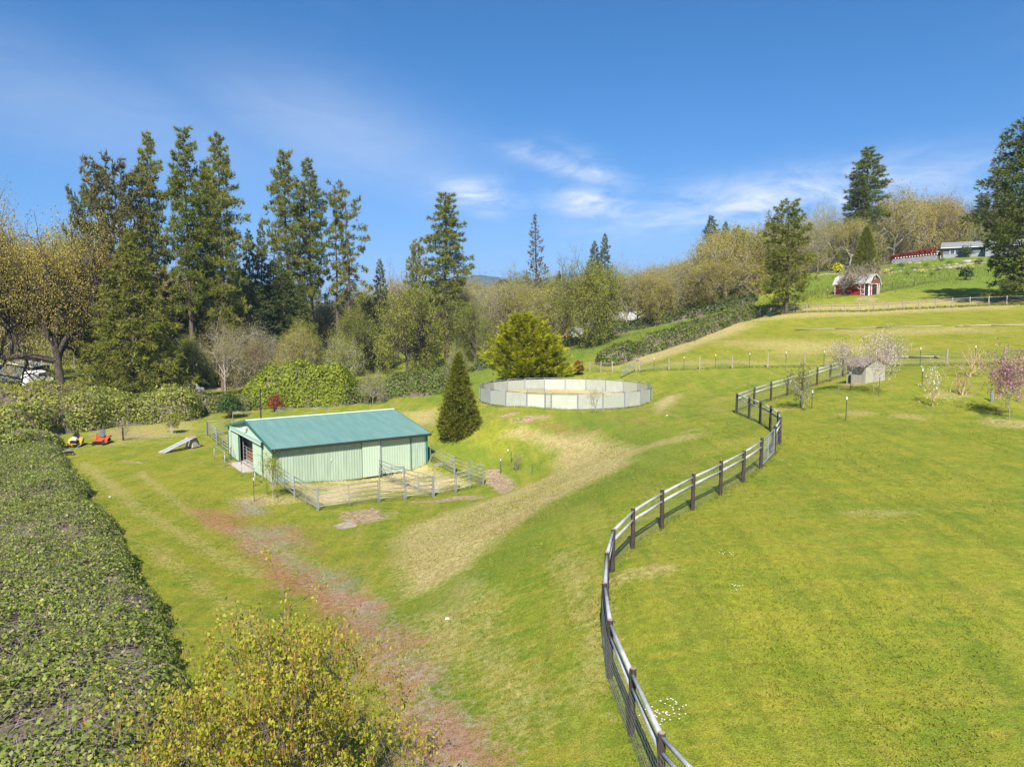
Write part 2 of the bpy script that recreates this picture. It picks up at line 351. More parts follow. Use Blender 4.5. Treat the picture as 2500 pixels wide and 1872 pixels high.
S = 1.1302
def ov(*pts): return [(x*S, y*S) for x, y in pts]
# dry straw-coloured grass: the bank
dry = mx(.95*poly_w(ov((850, 1165), (900, 1130), (1010, 1095), (1120, 1055), (1200, 1020), (1205, 975), (1150, 950), (1090, 935), (1130, 920), (1280, 935), (1390, 965), (1350, 1005), (1240, 1060), (1120, 1125), (1000, 1235), (950, 1265), (880, 1290), (860, 1220)), 1.0),
         .7*poly_w(ov((860, 890), (950, 880), (955, 915), (920, 920)), 1.2),
         .65*poly_w(ov((880, 1330), (1010, 1300), (1040, 1420), (960, 1440), (900, 1390)), 1.2),
         .75*poly_w(ov((1320, 775), (1500, 730), (1600, 690), (1640, 700), (1480, 760), (1380, 790)), 2.5), .55*line_w(ov((1330, 795), (1640, 785), (2212, 780)), .7, .8),
         .68*poly_w(ov((1600, 700), (2212, 668), (2212, 640), (1900, 652), (1640, 680)), 2.0), .62*poly_w(ov((1500, 745), (1800, 735), (2000, 752), (1700, 770)), 3), .55*poly_w(ov((1750, 715), (2100, 705), (2200, 715), (1900, 730)), 2),
         .9*poly_w(ov((1413, 870), (1440, 855), (1470, 850), (1420, 895)), .8), .6*spot(2465, 1035, 1.6, 1.2), .5*spot(1640, 1075, 2.5, 1.2),
         .7*spot(655, 1220, 2.4, 1.7), .5*spot(2320, 965, 1.6, 1.0), .45*spot(2210, 1018, 1.3, .9), .45*spot(2090, 1010, 1.2, .9), .45*spot(1895, 1000, 1.3, .9), .55*spot(1560, 1400, 1.2, .5), .5*spot(2150, 1250, 1.6, .5),
         .58*poly_w(ov((200, 930), (420, 905), (430, 935), (230, 965)), 2), .56*line_w(ov((180, 1000), (330, 1120), (560, 1240)), .5, .7), .58*line_w(ov((300, 1020), (420, 1110), (620, 1200)), .35, .6), .52*line_w(ov((330, 1180), (470, 1290), (640, 1420)), .4, .6), .5*line_w(ov((1010, 1260), (1060, 1400), (1130, 1560)), .8, 1.0), .5*line_w(ov((1220, 1200), (1280, 1330), (1290, 1480)), .5, .8))
red = mx(.74*line_w(ov((520, 1150), (620, 1235), (720, 1290), (800, 1370), (880, 1480), (950, 1600), (990, 1700)), 1.15, 1.3), .85*poly_w(ov((560, 1235), (640, 1225), (760, 1275), (830, 1300), (800, 1340), (720, 1330), (640, 1290)), .8), .8*poly_w(ov((680, 1300), (820, 1330), (880, 1420), (860, 1450), (780, 1370)), .7),
         .75*poly_w(ov((800, 1440), (880, 1450), (960, 1560), (1060, 1656), (840, 1656), (830, 1560)), .7), .7*poly_w(ov((395, 1090), (520, 1105), (560, 1150), (480, 1165), (420, 1130)), .9),
         .45*poly_w(ov((480, 1120), (690, 1130), (720, 1200), (560, 1200)), 1.6), .5*spot(600, 1130, 3, 1.5), .45*poly_w(ov((1040, 895), (1220, 905), (1390, 935), (1300, 945), (1100, 915)), 1.2), .5*poly_w(ov((1300, 900), (1420, 905), (1400, 930)), 1))
gravel = mx(.60*line_w(ov((560, 1165), (680, 1240), (780, 1315), (860, 1420), (930, 1540), (1000, 1680)), .8, 1.1), .62*poly_w(ov((620, 1215), (760, 1230), (800, 1290), (690, 1275)), .9), .9*poly_w(ov((740, 1290), (830, 1300), (800, 1330)), .6), .8*poly_w(ov((850, 1420), (930, 1430), (950, 1480), (880, 1470)), .6),
            .9*poly_w(ov((900, 1540), (980, 1530), (1080, 1656), (900, 1656)), .7), .75*poly_w(ov((500, 1080), (560, 1075), (580, 1110), (520, 1115)), .8), .55*poly_w(ov((480, 1140), (640, 1130), (660, 1180), (540, 1200)), 1.2),
            .9*line_w([(420, 962), (560, 947), (700, 932), (760, 925)], 1.9, .7), .8*line_w([(-60, 1003), (90, 985), (180, 975)], 1.6, .8), .8*line_w([(540, 905), (640, 903), (900, 898)], 1.3, .6))
dirt = mx(.9*poly_w(ov((1045, 1010), (1080, 1015), (1120, 1050), (1090, 1068), (1050, 1045)), .7), .75*poly_w(ov((730, 1105), (830, 1095), (840, 1120), (740, 1140)), .8), .7*spot(1078, 1222, 1.0, .7), .8*spot(1120, 1215, 1.2, .6), .7*spot(1160, 1217, 1.0, .5),
          .65*spot(1020, 1225, .9, .4), .6*spot(1290, 1020, 2.2, .7), .55*spot(1240, 1012, 1.2, .6), .5*spot(560, 1140, 1.4, .5), .55*spot(325, 1127, 1.5, .5), .5*spot(965, 1250, .6, .4), .6*spot(310, 1062, 5, .7), .45*line_w(ov((1330, 1400), (1310, 1500), (1345, 1600)), .25, .3), .5*spot(1680, 1052, .8, .4), .6*spot(2115, 730, 1.6, 2.5), .7*spot(2082, 938, 1.3, .5))
BA = np.array([-18.5, 54.3]); BU = np.array([math.cos(R(34.4)), math.sin(R(34.4))]); BV = np.array([-BU[1], BU[0]])
su = (xf-BA[0])*BU[0]+(yf-BA[1])*BU[1]; sv = (xf-BA[0])*BV[0]+(yf-BA[1])*BV[1]
def band(v, a, b, s): return np.clip((v-a)/s+.5, 0, 1)*np.clip((b-v)/s+.5, 0, 1)
hay = .95*band(su, .2, 13.0, 1.2)*band(sv, -8.6, 1, 2.5)*(.55+.9*(fnoise(xf, yf, 1.6, 5)-.3))
rp = np.hypot(xf-cx_, yf-cy_)
hay = mx(hay, np.clip((9.0-rp)/.4, 0, 1)*(.62+.5*fnoise(xf, yf, 2.2, 6))*np.clip((rp-2)/3, .7, 1))
lush = mx(.8*poly_w(ov((930, 960), (1040, 975), (1170, 1010), (1200, 1030), (1150, 1010), (1000, 985)), .8), .65*line_w(ov((900, 1330), (1100, 1190), (1290, 1060), (1420, 985), (1400, 940), (1250, 905)), 1.6, 1.6), .8*poly_w(ov((1200, 790), (1380, 745), (1640, 670), (1500, 680), (1300, 730), (1180, 770)), 2.5), .75*poly_w(ov((1700, 640), (2212, 625), (2212, 545), (1900, 560), (1740, 600)), 3),
          .7*poly_w(ov((420, 870), (640, 855), (640, 830), (440, 850)), 3), .6*poly_w(ov((900, 870), (1060, 850), (1100, 790), (950, 800)), 2.5), .8*line_w(ov((1690, 683), (2212, 662)), .35, .35))
green = .65+.7*(fnoise(xf, yf, 9, 8)-.5)
# lawn on the right of the fence is evener and greener; the upper paddock is yellower
law = poly_w(ov((1330, 1656), (1320, 1250), (1440, 1120), (1690, 980), (1600, 870), (1800, 800), (2212, 790), (2300, 1700)), 2.0)
yel = mx(.75*poly_w(ov((1640, 775), (2260, 770), (2260, 660), (1640, 690), (1400, 790)), 2), .6*poly_w(ov((150, 985), (440, 960), (700, 1150), (900, 1350), (1000, 1656), (700, 1500), (450, 1390)), 3), .35*law)
me = mesh_from('ground', np.c_[xf, yf, zf], quads, [], smooth=True)
za = me.color_attributes.new('zone_a', 'FLOAT_COLOR', 'POINT'); za.data.foreach_set('color', np.c_[dry, red, gravel, dirt].astype(np.float32).ravel())
zb = me.color_attributes.new('zone_b', 'FLOAT_COLOR', 'POINT'); zb.data.foreach_set('color', np.c_[hay, lush, yel, law].astype(np.float32).ravel())

gm, N, L, B = new_mat('ground_grass'); B.inputs['Roughness'].default_value = .85; B.inputs['Specular IOR Level'].default_value = .12
def n_(t, **k):
    n = N.new(t)
    for a, b in k.items(): setattr(n, a, b)
    return n
tcg = n_('ShaderNodeTexCoord')
def gnoise(scale, detail=5, rough=.6, stretch=(1, 1, 1), dist=0.0, rot=0.0):
    mp = n_('ShaderNodeMapping'); mp.inputs['Scale'].default_value = stretch; mp.inputs['Rotation'].default_value = (0, 0, rot); L.new(tcg.outputs['Object'], mp.inputs['Vector'])
    n = n_('ShaderNodeTexNoise'); n.inputs['Scale'].default_value = scale; n.inputs['Detail'].default_value = detail; n.inputs['Roughness'].default_value = rough; n.inputs['Distortion'].default_value = dist
    L.new(mp.outputs[0], n.inputs['Vector']); return n.outputs['Fac']
def gm_(op, a, b=None, c=None, clamp=False):
    n = n_('ShaderNodeMath', operation=op, use_clamp=clamp)
    for i, q in enumerate((a, b, c)):
        if q is None: continue
        if isinstance(q, (int, float)): n.inputs[i].default_value = q
        else: L.new(q, n.inputs[i])
    return n.outputs[0]
def gr(v, a, b, lo=0., hi=1.):
    n = n_('ShaderNodeMapRange'); n.inputs[1].default_value = a; n.inputs[2].default_value = b; n.inputs[3].default_value = lo; n.inputs[4].default_value = hi; L.new(v, n.inputs[0]); return n.outputs[0]
def gmix(f, a, b, mode='MIX'):
    n = n_('ShaderNodeMix', data_type='RGBA', blend_type=mode)
    for s_, q in (('Factor', f), ('A', a), ('B', b)):
        if isinstance(q, (int, float)): n.inputs[s_].default_value = q
        elif isinstance(q, tuple): n.inputs[s_].default_value = (*q, 1)
        else: L.new(q, n.inputs[s_])
    return n.outputs['Result']
def sep(name):
    a = n_('ShaderNodeAttribute', attribute_name=name); s_ = n_('ShaderNodeSeparateColor'); L.new(a.outputs['Color'], s_.inputs[0]); return s_.outputs[0], s_.outputs[1], s_.outputs[2], a.outputs['Alpha']
zdry, zred, zgrav, zdirt = sep('zone_a'); zhay, zlush, zyel, zlaw = sep('zone_b')
nA = gnoise(.16, 2, .55); nB = gnoise(.75, 3, .62, dist=.4); nC = gnoise(4.5, 3, .65); nD = gnoise(26, 2, .7); nE = gnoise(90, 1, .7)
nF = gnoise(.45, 2, .6, (1, 4.5, 1), .5, R(38)); nG = gnoise(1.4, 2, .6, (1, .12, 1), .2, R(-33))
G1 = (0.142, 0.205, 0.018); G2 = (0.240, 0.262, 0.024); GY = (0.300, 0.265, 0.036); GL = (0.110, 0.185, 0.022); GD = (0.060, 0.100, 0.016)
t1 = gm_('ADD', gm_('MULTIPLY', nA, .5), gm_('MULTIPLY', nB, .5))
col = gmix(gr(t1, .38, .60), G1, G2)
col = gmix(gm_('MULTIPLY', gr(nF, .46, .66), .75), col, GY)
nI = gnoise(.9, 2, .6, (1, .22, 1), .6, R(25)); col = gmix(gm_('MULTIPLY', gm_('MULTIPLY', gr(nI, .50, .66), .5), gm_('SUBTRACT', 1.0, gm_('MULTIPLY', zlaw, .6))), col, (0.33, 0.275, 0.062))
col = gmix(gm_('MULTIPLY', gm_('MULTIPLY', zyel, gr(nB, .25, .6)), .75), col, (0.290, 0.255, 0.024))
col = gmix(gm_('MULTIPLY', zlush, gr(nC, .2, .55)), col, GL)
col = gmix(gm_('MULTIPLY', gm_('MULTIPLY', gr(nG, .50, .64), .38), gm_('SUBTRACT', 1.0, zdry)), col, (0.115, 0.165, 0.016))
def brk(z, n1, n2, k=1.0, s=.16):
    """zone weight broken up by noise"""
    v = gm_('ADD', z, gm_('ADD', gm_('MULTIPLY', gm_('SUBTRACT', n1, .5), .95*k), gm_('MULTIPLY', gm_('SUBTRACT', n2, .5), .7*k)))
    return gm_('MULTIPLY', gr(v, .5-s, .5+s), gr(z, .02, .2))
fd = brk(zdry, nB, nC, .9, .34)
straw = gmix(gr(nC, .3, .7), (0.42, 0.325, 0.125), (0.52, 0.43, 0.20)); straw = gmix(gm_('MULTIPLY', gr(nB, .46, .66), .7), straw, (0.35, 0.245, 0.105))
col = gmix(gm_('MULTIPLY', fd, .86), col, straw)
fr = brk(zred, nB, nC, 1.0, .2); col = gmix(gm_('MULTIPLY', fr, .85), col, gmix(gr(nC, .35, .62), (0.38, 0.115, 0.062), (0.31, 0.20, 0.095)))
fgv = brk(zgrav, nC, nB, 1.0, .34); gcol = gmix(gr(nD, .35, .65), (0.28, 0.245, 0.225), (0.42, 0.38, 0.355)); gcol = gmix(gr(nB, .45, .6), gcol, (0.34, 0.20, 0.155)); col = gmix(gm_('MULTIPLY', fgv, .78), col, gcol)
fdt = brk(zdirt, nB, nC, .8, .12); col = gmix(gm_('MULTIPLY', fdt, .92), col, gmix(gr(nC, .35, .65), (0.30, 0.17, 0.10), (0.43, 0.34, 0.24)))
fh = brk(zhay, nC, nB, .7, .25); col = gmix(gm_('MULTIPLY', fh, .92), col, gmix(gr(nC, .3, .7), (0.50, 0.375, 0.155), (0.58, 0.48, 0.26)))
# scattered small worn spots
sp = gr(gm_('MULTIPLY', nB, nC), .36, .44); col = gmix(gm_('MULTIPLY', sp, .45), col, (0.29, 0.225, 0.075))
# blade-scale variation
val = gm_('ADD', gm_('ADD', gm_('MULTIPLY', nD, .85), gm_('MULTIPLY', nE, .55)), gm_('MULTIPLY', nC, .45))
val = gr(val, .66, 1.22, .42, 1.62)
hsv = n_('ShaderNodeHueSaturation'); L.new(col, hsv.inputs['Color']); L.new(val, hsv.inputs['Value']); hsv.inputs['Saturation'].default_value = 1.0
L.new(hsv.outputs[0], B.inputs['Base Color'])
bp = n_('ShaderNodeBump'); bp.inputs['Strength'].default_value = .85; bp.inputs['Distance'].default_value = .10
L.new(gm_('ADD', gm_('ADD', gm_('MULTIPLY', nD, .55), gm_('MULTIPLY', nE, .3)), gm_('MULTIPLY', nC, .7)), bp.inputs['Height']); L.new(bp.outputs[0], B.inputs['Normal'])
me.materials.append(gm)
ground = obj('ground', me, kind='structure', label='rolling mown grass paddocks with straw bank and worn red track', category='ground')
# ---------------------------------------------------------------- shared materials
M = {}
M['galv'] = mat('galvanised_pipe', (.22, .225, .23), (.34, .345, .35), rough=.5, metal=.3, scale=9, spec=.5)
M['galvdk'] = mat('weathered_steel', (.16, .17, .18), (.26, .27, .28), rough=.6, metal=.3, scale=9)
M['wall'] = mat('barn_wall_green', (.29, .37, .28), (.385, .475, .36), rough=.55, scale=1.6, stretch=(1.5, 1.5, .22), lo=.28, hi=.62, bump=.06, bscale=3)
M['wall2'] = mat('barn_door_green', (.35, .44, .33), (.39, .475, .365), rough=.55, scale=1.0, stretch=(1, 1, .3), lo=.25, hi=.8)
M['roof'] = mat('barn_roof_teal', (.088, .178, .158), (.132, .232, .206), rough=.6, scale=.9, spec=.22, lo=.28, hi=.68, detail=9, stretch=(2.5, .35, 1))
M['trim'] = mat('barn_trim_teal', (.025, .145, .125), (.035, .17, .15), rough=.45)
M['ridge'] = mat('ridge_cap_pale', (.38, .52, .42), (.44, .56, .46), rough=.6)
M['gutter'] = mat('gutter_dark', (.03, .028, .025), (.05, .045, .04), rough=.5)
M['white'] = mat('white_paint', (.72, .72, .70), (.80, .80, .78), rough=.5)
M['dark'] = mat('dark_plastic', (.012, .012, .013), (.025, .025, .026), rough=.5)
M['board'] = mat('stall_board', (.30, .13, .055), (.42, .20, .09), rough=.75, scale=2, stretch=(1, 1, 14), bump=.2)
M['slab'] = mat('concrete', (.36, .32, .28), (.46, .42, .37), rough=.9, scale=3, bump=.3)
M['post'] = mat('brown_fence_post', (.034, .026, .022), (.074, .056, .046), rough=.85, scale=7, stretch=(3, 3, .5), bump=.4)
M['postcut'] = mat('cut_post_top', (.24, .17, .13), (.32, .25, .20), rough=.9, scale=20)
M['pole'] = mat('grey_pole', (.27, .275, .285), (.40, .40, .395), rough=.75, scale=3, stretch=(1, 1, 1), bump=.35, bscale=18)
M['wire'] = mat('fence_wire', (.20, .21, .20), (.30, .31, .29), rough=.5, metal=.4)
M['wood'] = mat('weathered_post', (.26, .21, .155), (.40, .34, .27), rough=.9, scale=6, stretch=(3, 3, .5), bump=.4)
M['wooddk'] = mat('old_rail', (.16, .125, .095), (.27, .22, .17), rough=.9, scale=6, bump=.4)
M['tpost'] = mat('green_steel_post', (.035, .05, .04), (.07, .075, .06), rough=.7)
M['tposty'] = mat('rusty_steel_post', (.10, .075, .05), (.17, .13, .09), rough=.8)
M['ply'] = mat('pen_sheet', (.34, .355, .295), (.43, .44, .375), rough=.85, scale=1.6, stretch=(1, 1, .6), lo=.3, hi=.7, bump=.25, bscale=14)
M['plyw'] = mat('pen_sheet_chipped', (.39, .40, .335), (.24, .245, .205), rough=.9, scale=9, lo=.56, hi=.68, bump=.3, bscale=20)
M['plyn'] = mat('pen_sheet_new', (.41, .43, .35), (.48, .49, .41), rough=.85, scale=.9)
M['hose'] = mat('green_hose', (.02, .11, .07), (.03, .15, .10), rough=.5)
M['redp'] = mat('red_paint', (.42, .03, .02), (.50, .05, .03), rough=.5)
M['bark'] = mat('pine_bark', (.075, .052, .040), (.175, .125, .098), rough=.95, scale=1.6, stretch=(2.5, 2.5, .6), bump=.6, bscale=7)
M['barkg'] = mat('grey_bark', (.22, .195, .155), (.42, .385, .32), rough=.95, scale=2.2, stretch=(2, 2, .7), bump=.5, bscale=9)
M['barkd'] = mat('dark_bark', (.055, .042, .032), (.13, .10, .075), rough=.95, scale=2.2, stretch=(2, 2, .7), bump=.5, bscale=9)
M['barko'] = mat('young_oak_bark', (.085, .070, .055), (.21, .185, .15), rough=.95, scale=5, bump=.4)
M['barkb'] = mat('brown_twigs', (.17, .135, .10), (.31, .255, .20), rough=.95, scale=2.0)
M['barkw'] = mat('pale_bark', (.36, .32, .26), (.52, .47, .39), rough=.9, scale=6, bump=.4)
M['barkt'] = mat('tan_bark', (.36, .24, .13), (.50, .36, .22), rough=.9, scale=5)

# ---------------------------------------------------------------- the green barn
BANG = R(34.4); BZ = CZ-PAD-.02
BL, BW, EAVE, RIDGE = 13.35, 14.5, 2.75, 4.05
barn = thing('metal_barn', 'pale green corrugated metal barn with teal gable roof and open sliding door', 'barn', (BA[0], BA[1], BZ), BANG)
def ribbed(L, pitch, rh, lo, hi, rib=.075, top=.04):
    """ribbed sheet metal: profile points (s, out)"""
    prof = [(0, 0)]; s = pitch/2
    while s < L-rib:
        prof += [(s-rib/2, 0), (s-top/2, rh), (s+top/2, rh), (s+rib/2, 0)]; s += pitch
    prof.append((L, 0)); return prof
def sheet(name, prof, fb, ft, m, parent, thick=True):
    b = MB()
    for s, o_ in prof: b.v.append(tuple(fb(s, o_))); b.v.append(tuple(ft(s, o_)))
    for i in range(len(prof)-1): b.face((2*i, 2*i+2, 2*i+3, 2*i+1))
    return b.build(name, m, parent)
def gz(y): return EAVE+(RIDGE-EAVE)*(1-abs(y-BW/2)/(BW/2))
# long wall facing the pens, and its opposite
sheet('wall', ribbed(7.27, .23, .042, 0, 0), lambda s, o_: (s, -o_, -.5), lambda s, o_: (s, -o_, EAVE), M['wall'], barn)
sheet('wall', ribbed(BL-11.77, .23, .042, 0, 0), lambda s, o_: (11.77+s, -o_, -.5), lambda s, o_: (11.77+s, -o_, EAVE), M['wall'], barn)
sheet('wall', ribbed(BL, .23, .042, 0, 0), lambda s, o_: (BL-s, BW+o_, -.5), lambda s, o_: (BL-s, BW+o_, EAVE), M['wall'], barn)
def gable_piece(y0, y1, zb, zt=None):
    prof = [(y0+s, o_) for s, o_ in ribbed(y1-y0, .23, .042, 0, 0)]
    if y0 < BW/2 < y1: prof = sorted(prof+[(BW/2, 0)])
    sheet('wall', prof[::-1], lambda s, o_: (-o_, s, zb), lambda s, o_: (-o_, s, (zt if zt else gz(s)-.02)), M['wall'], barn)
gable_piece(0, 5.5, -.5); gable_piece(10.3, BW, -.5); gable_piece(5.5, 10.3, 2.62)
prof = sorted(ribbed(BW, .23, .042, 0, 0)+[(BW/2, 0)])
sheet('wall', prof, lambda s, o_: (BL+o_, s, -.5), lambda s, o_: (BL+o_, s, gz(s)-.02), M['wall'], barn)
OH, OG = .38, .22; slope = (RIDGE-EAVE)/(BW/2); RL = BL+2*OG
def zr(y): return RIDGE+.05-slope*abs(y-BW/2)
roof = sheet('roof', ribbed(RL, .23, .022, 0, 0, .06, .03), lambda s, o_: (-OG+s, -OH, zr(-OH)+o_), lambda s, o_: (-OG+s, BW/2, RIDGE+.05+o_), M['roof'], barn)
sheet('roof', ribbed(RL, .23, .022, 0, 0, .06, .03), lambda s, o_: (BL+OG-s, BW+OH, zr(BW+OH)+o_), lambda s, o_: (BL+OG-s, BW/2, RIDGE+.05+o_), M['roof'], barn)
b = MB()
for sg in (-1, 1): b.poly([(-OG-.02, BW/2, RIDGE+.11), (RL-OG+.02, BW/2, RIDGE+.11), (RL-OG+.02, BW/2+sg*.24, RIDGE+.085-slope*.24), (-OG-.02, BW/2+sg*.24, RIDGE+.085-slope*.24)][::(1 if sg > 0 else -1)])
b.build('ridge_cap', M['ridge'], roof)
b = MB().beam((-OG, -OH-.06, zr(-OH)-.07), (RL-OG, -OH-.06, zr(-OH)-.07), .11, .10); b.build('gutter', M['gutter'], roof)
b = MB().beam((-OG+.01, -OH+.012, zr(-OH)-.11), (RL-OG-.01, -OH+.012, zr(-OH)-.11), .02, .17); b.build('fascia', M['trim'], roof)
for xx in (-OG-.015, RL-OG+.015):
    for sg in (-1, 1):
        y1 = BW/2+sg*(BW/2+OH); MB().beam((xx, BW/2, RIDGE-.02), (xx, y1, zr(y1)-.07), .03, .20).build('barge_board', M['trim'], roof)
MB().poly([(-OG+.02, -OH, zr(-OH)-.04), (-OG+.02, BW/2, RIDGE), (RL-OG-.02, BW/2, RIDGE), (RL-OG-.02, -OH, zr(-OH)-.04)]).build('soffit', M['trim'], roof)
# corner trims, downspout
for xx, yy in ((-.04, -.04), (-.04, BW+.04), (BL+.04, -.04)):
    b = MB(); b.box((xx, yy+(.09 if yy < 1 else -.09), 1.15), (.03, .2, 3.25)); b.box((xx+(.1 if xx < 1 else -.1), yy, 1.15), (.2, .03, 3.25)); b.build('corner_trim', M['trim'], barn)
MB().tube([(.05, -OH-.06, zr(-OH)-.13), (.02, -.30, 2.28), (-.10, -.13, 2.10), (-.10, -.11, .1), (-.25, -.25, -.02)], .05, 6).build('downspout', M['gutter'], barn)
# sliding doors on the gable, their track cover
def door(name, y0, y1, off, parent=barn):
    prof = [(y0+s, o_*.6) for s, o_ in ribbed(y1-y0, .23, .042, 0, 0)][::-1]
    d = sheet(name, prof, lambda s, o_: (-off-o_, s, .03), lambda s, o_: (-off-o_, s, 2.60), M['wall2'], parent)
    b = MB()
    for yy in (y0, y1): b.box((-off+.02, yy, 1.32), (.07, .07, 2.57))
    b.box((-off+.02, (y0+y1)/2, .05), (.06, y1-y0-.08, .07)); b.build('edge_frame', M['trim'], d); return d
door('sliding_door', 2.75, 5.5, .12); door('sliding_door', 10.35, 13.0, .12)
b = MB(); b.beam((-.14, 2.5, 2.78), (-.14, 13.0, 2.78), .20, .34); b.poly([(-.28, 2.5, 2.62), (-.28, 13.0, 2.62), (-.03, 13.0, 3.06), (-.03, 2.5, 3.06)]); b.build('door_track_cover', M['ridge'], barn)
MB().box((-.12, 2.45, 2.70), (.26, .08, .36)).build('track_end_cap', M['gutter'], barn)
# doors in the long wall
prof = [(7.27+s, o_*.6) for s, o_ in ribbed(1.60, .23, .042, 0, 0)]
d = sheet('sliding_door', prof, lambda s, o_: (s, -.10-o_, -.45), lambda s, o_: (s, -.10-o_, 2.66), M['wall2'], barn)
MB().box((8.90, -.07, 1.10), (.06, .10, 3.1)).build('edge_frame', M['galvdk'], d)
prof = [(8.95+s, o_*.7) for s, o_ in ribbed(2.80, .23, .042, 0, 0)]
d = sheet('sliding_door', prof, lambda s, o_: (s, .03-o_, -.4), lambda s, o_: (s, .03-o_, EAVE), M['wall2'], barn)
MB().box((11.77, -.05, 1.2), (.05, .05, 3.0)).build('edge_frame', M['trim'], d)
MB().box((4.6, -.06, 1.35), (.05, .06, .22)).build('door_latch', M['white'], barn)
# flood light on the gable
b = MB(); b.box((-.10, 7.45, 3.28), (.14, .12, .14)); b.tube([(-.10, 7.45, 3.3), (-.24, 7.45, 3.40)], .025, 6); b.build('flood_light_bracket', M['galvdk'], barn)
MB().lathe((-.27, 7.45, 3.33), [(.06, .16), (.15, .10), (.17, -.04), (.02, -.05)], 10).build('flood_light', M['white'], barn)
# inside: floor, stall front with bars, pipe gate in the doorway
MB().box((6.6, 7.25, -.05), (13.1, 14.3, .1)).build('floor_slab', M['slab'], barn)
MB().box((-.55, 7.9, -.03), (1.0, 4.6, .1)).build('apron', M['slab'], barn)
b = MB()
for k in range(8): b.box((.8, 8.6, .10+k*.165), (.05, 11.5, .155))
stall = b.build('stall_front', M['board'], barn)
b = MB()
for k in range(52): b.tube([(.8, 3.0+k*.22, 1.36), (.8, 3.0+k*.22, 2.5)], .022, 5)
b.beam((.8, 2.9, 1.38), (.8, 14.3, 1.38), .06, .06); b.beam((.8, 2.9, 2.5), (.8, 14.3, 2.5), .06, .06); b.build('stall_bars', M['galv'], barn)
b = MB()
for y in (5.62, 9.1, 10.2): b.tube([(.25, y, 0), (.25, y, 1.5 if y != 10.2 else 2.55)], .035, 6)
for z in (.22, .55, .9, 1.2, 1.48): b.tube([(.25, 5.62, z), (.25, 10.2, z)], .025, 6)
b.build('pipe_gate', M['galv'], barn)
MB().box((6.5, 7.3, 1.25), (.1, 14.0, 2.5)).build('partition', M['board'], barn)

# ---------------------------------------------------------------- corral panels
def BP(u, v): p = BA+BU*u+BV*v; return (float(p[0]), float(p[1]))
RAILZ = (.32, .62, .92, 1.22, 1.53)
def panel(p0, p1, label, group, nmid=1, bow=False, gate=False, name='corral_panel'):
    x0, y0 = p0; x1, y1 = p1; L = math.hypot(x1-x0, y1-y0); rz = math.atan2(y1-y0, x1-x0); z0 = h(x0, y0); z1 = h(x1, y1)-z0
    t = thing(name, label, 'gate' if gate else 'fence panel', (x0, y0, z0), rz, group)
    for s in ([0.0, 1.0] + [(k+1)/(nmid+1) for k in range(nmid)]):
        end = s in (0.0, 1.0); xs = .03+s*(L-.06); top = (2.45 if bow and end else 1.57)
        MB().tube([(xs, 0, s*z1-.12), (xs, 0, s*z1+top)], .038 if end else .024, 6).build('upright', M['galv'], t)
    for z in RAILZ: MB().tube([(.05, 0, z), (L-.05, 0, z+z1)], .029, 6).build('rail', M['galv'], t, smooth=True)
    if bow:
        for z in (2.30, 2.43): MB().tube([(.03, 0, z), (L-.03, 0, z+z1)], .026, 6).build('overhead_bar', M['galv'], t, smooth=True)
    return t
LP = 'galvanised five-rail corral panel beside the barn, '
G1_ = 'corral panels around the front pens'
vF = -9.95
panel(BP(0, -.35), BP(0, -5.1), 'galvanised five-rail corral panel running out from the barn corner with the downspout', G1_)
panel(BP(0, -5.16), BP(0, vF), 'galvanised five-rail corral panel ending at the outer corner nearest the cover slab', G1_)
panel(BP(.06, vF), BP(4.35, vF), 'galvanised corral panel between the outer pen corner and the first bow gate', G1_)
panel(BP(4.42, vF), BP(6.35, vF), 'tall bow gate in the straw-covered front pen', 'bow gates of the pens', 0, True, True, 'bow_gate')
panel(BP(6.42, vF), BP(8.6, vF), 'galvanised corral panel between the first bow gate and the divider', G1_, 0)
panel(BP(8.68, vF), BP(10.5, vF), 'tall bow gate of the smaller front pen beside the bare dirt', 'bow gates of the pens', 0, True, True, 'bow_gate')
panel(BP(10.57, vF), BP(12.95, vF), 'galvanised corral panel beside the pale dirt patch', G1_, 1)
panel(BP(8.64, -.4), BP(8.64, -5.1), 'galvanised divider panel meeting the barn wall between two pens', G1_)
panel(BP(8.64, -5.16), BP(8.64, vF), 'galvanised divider panel reaching the front rail between two bow gates', G1_)
panel(BP(13.0, vF), BP(13.2, -5.1), 'galvanised corral panel on the pen side facing the straw bank', G1_, 1)
panel(BP(13.2, -5.04), BP(13.5, -.3), 'galvanised corral panel at the barn corner facing the straw bank', G1_, 1)
G2_ = 'corral panels of the pens behind the barn'
for a, c in (((0, 14.9), (0, 19.7)), ((0, 19.76), (0, 24.5)), ((6.0, 14.9), (6.0, 19.7)), ((6.0, 19.76), (6.0, 24.5))): panel(BP(*a), BP(*c), 'galvanised corral panel of the pens behind the barn', G2_)
for a, c in ((.06, 2.6), (4.75, 7.2), (9.35, 11.3)): panel(BP(a, 24.6), BP(c, 24.6), 'galvanised corral panel of the pens behind the barn', G2_, 1)
for a in (2.68, 7.28, 11.4): panel(BP(a, 24.6), BP(a+2.0, 24.6), 'tall bow gate rising behind the barn roof', 'bow gates behind the barn', 0, True, True, 'bow_gate')

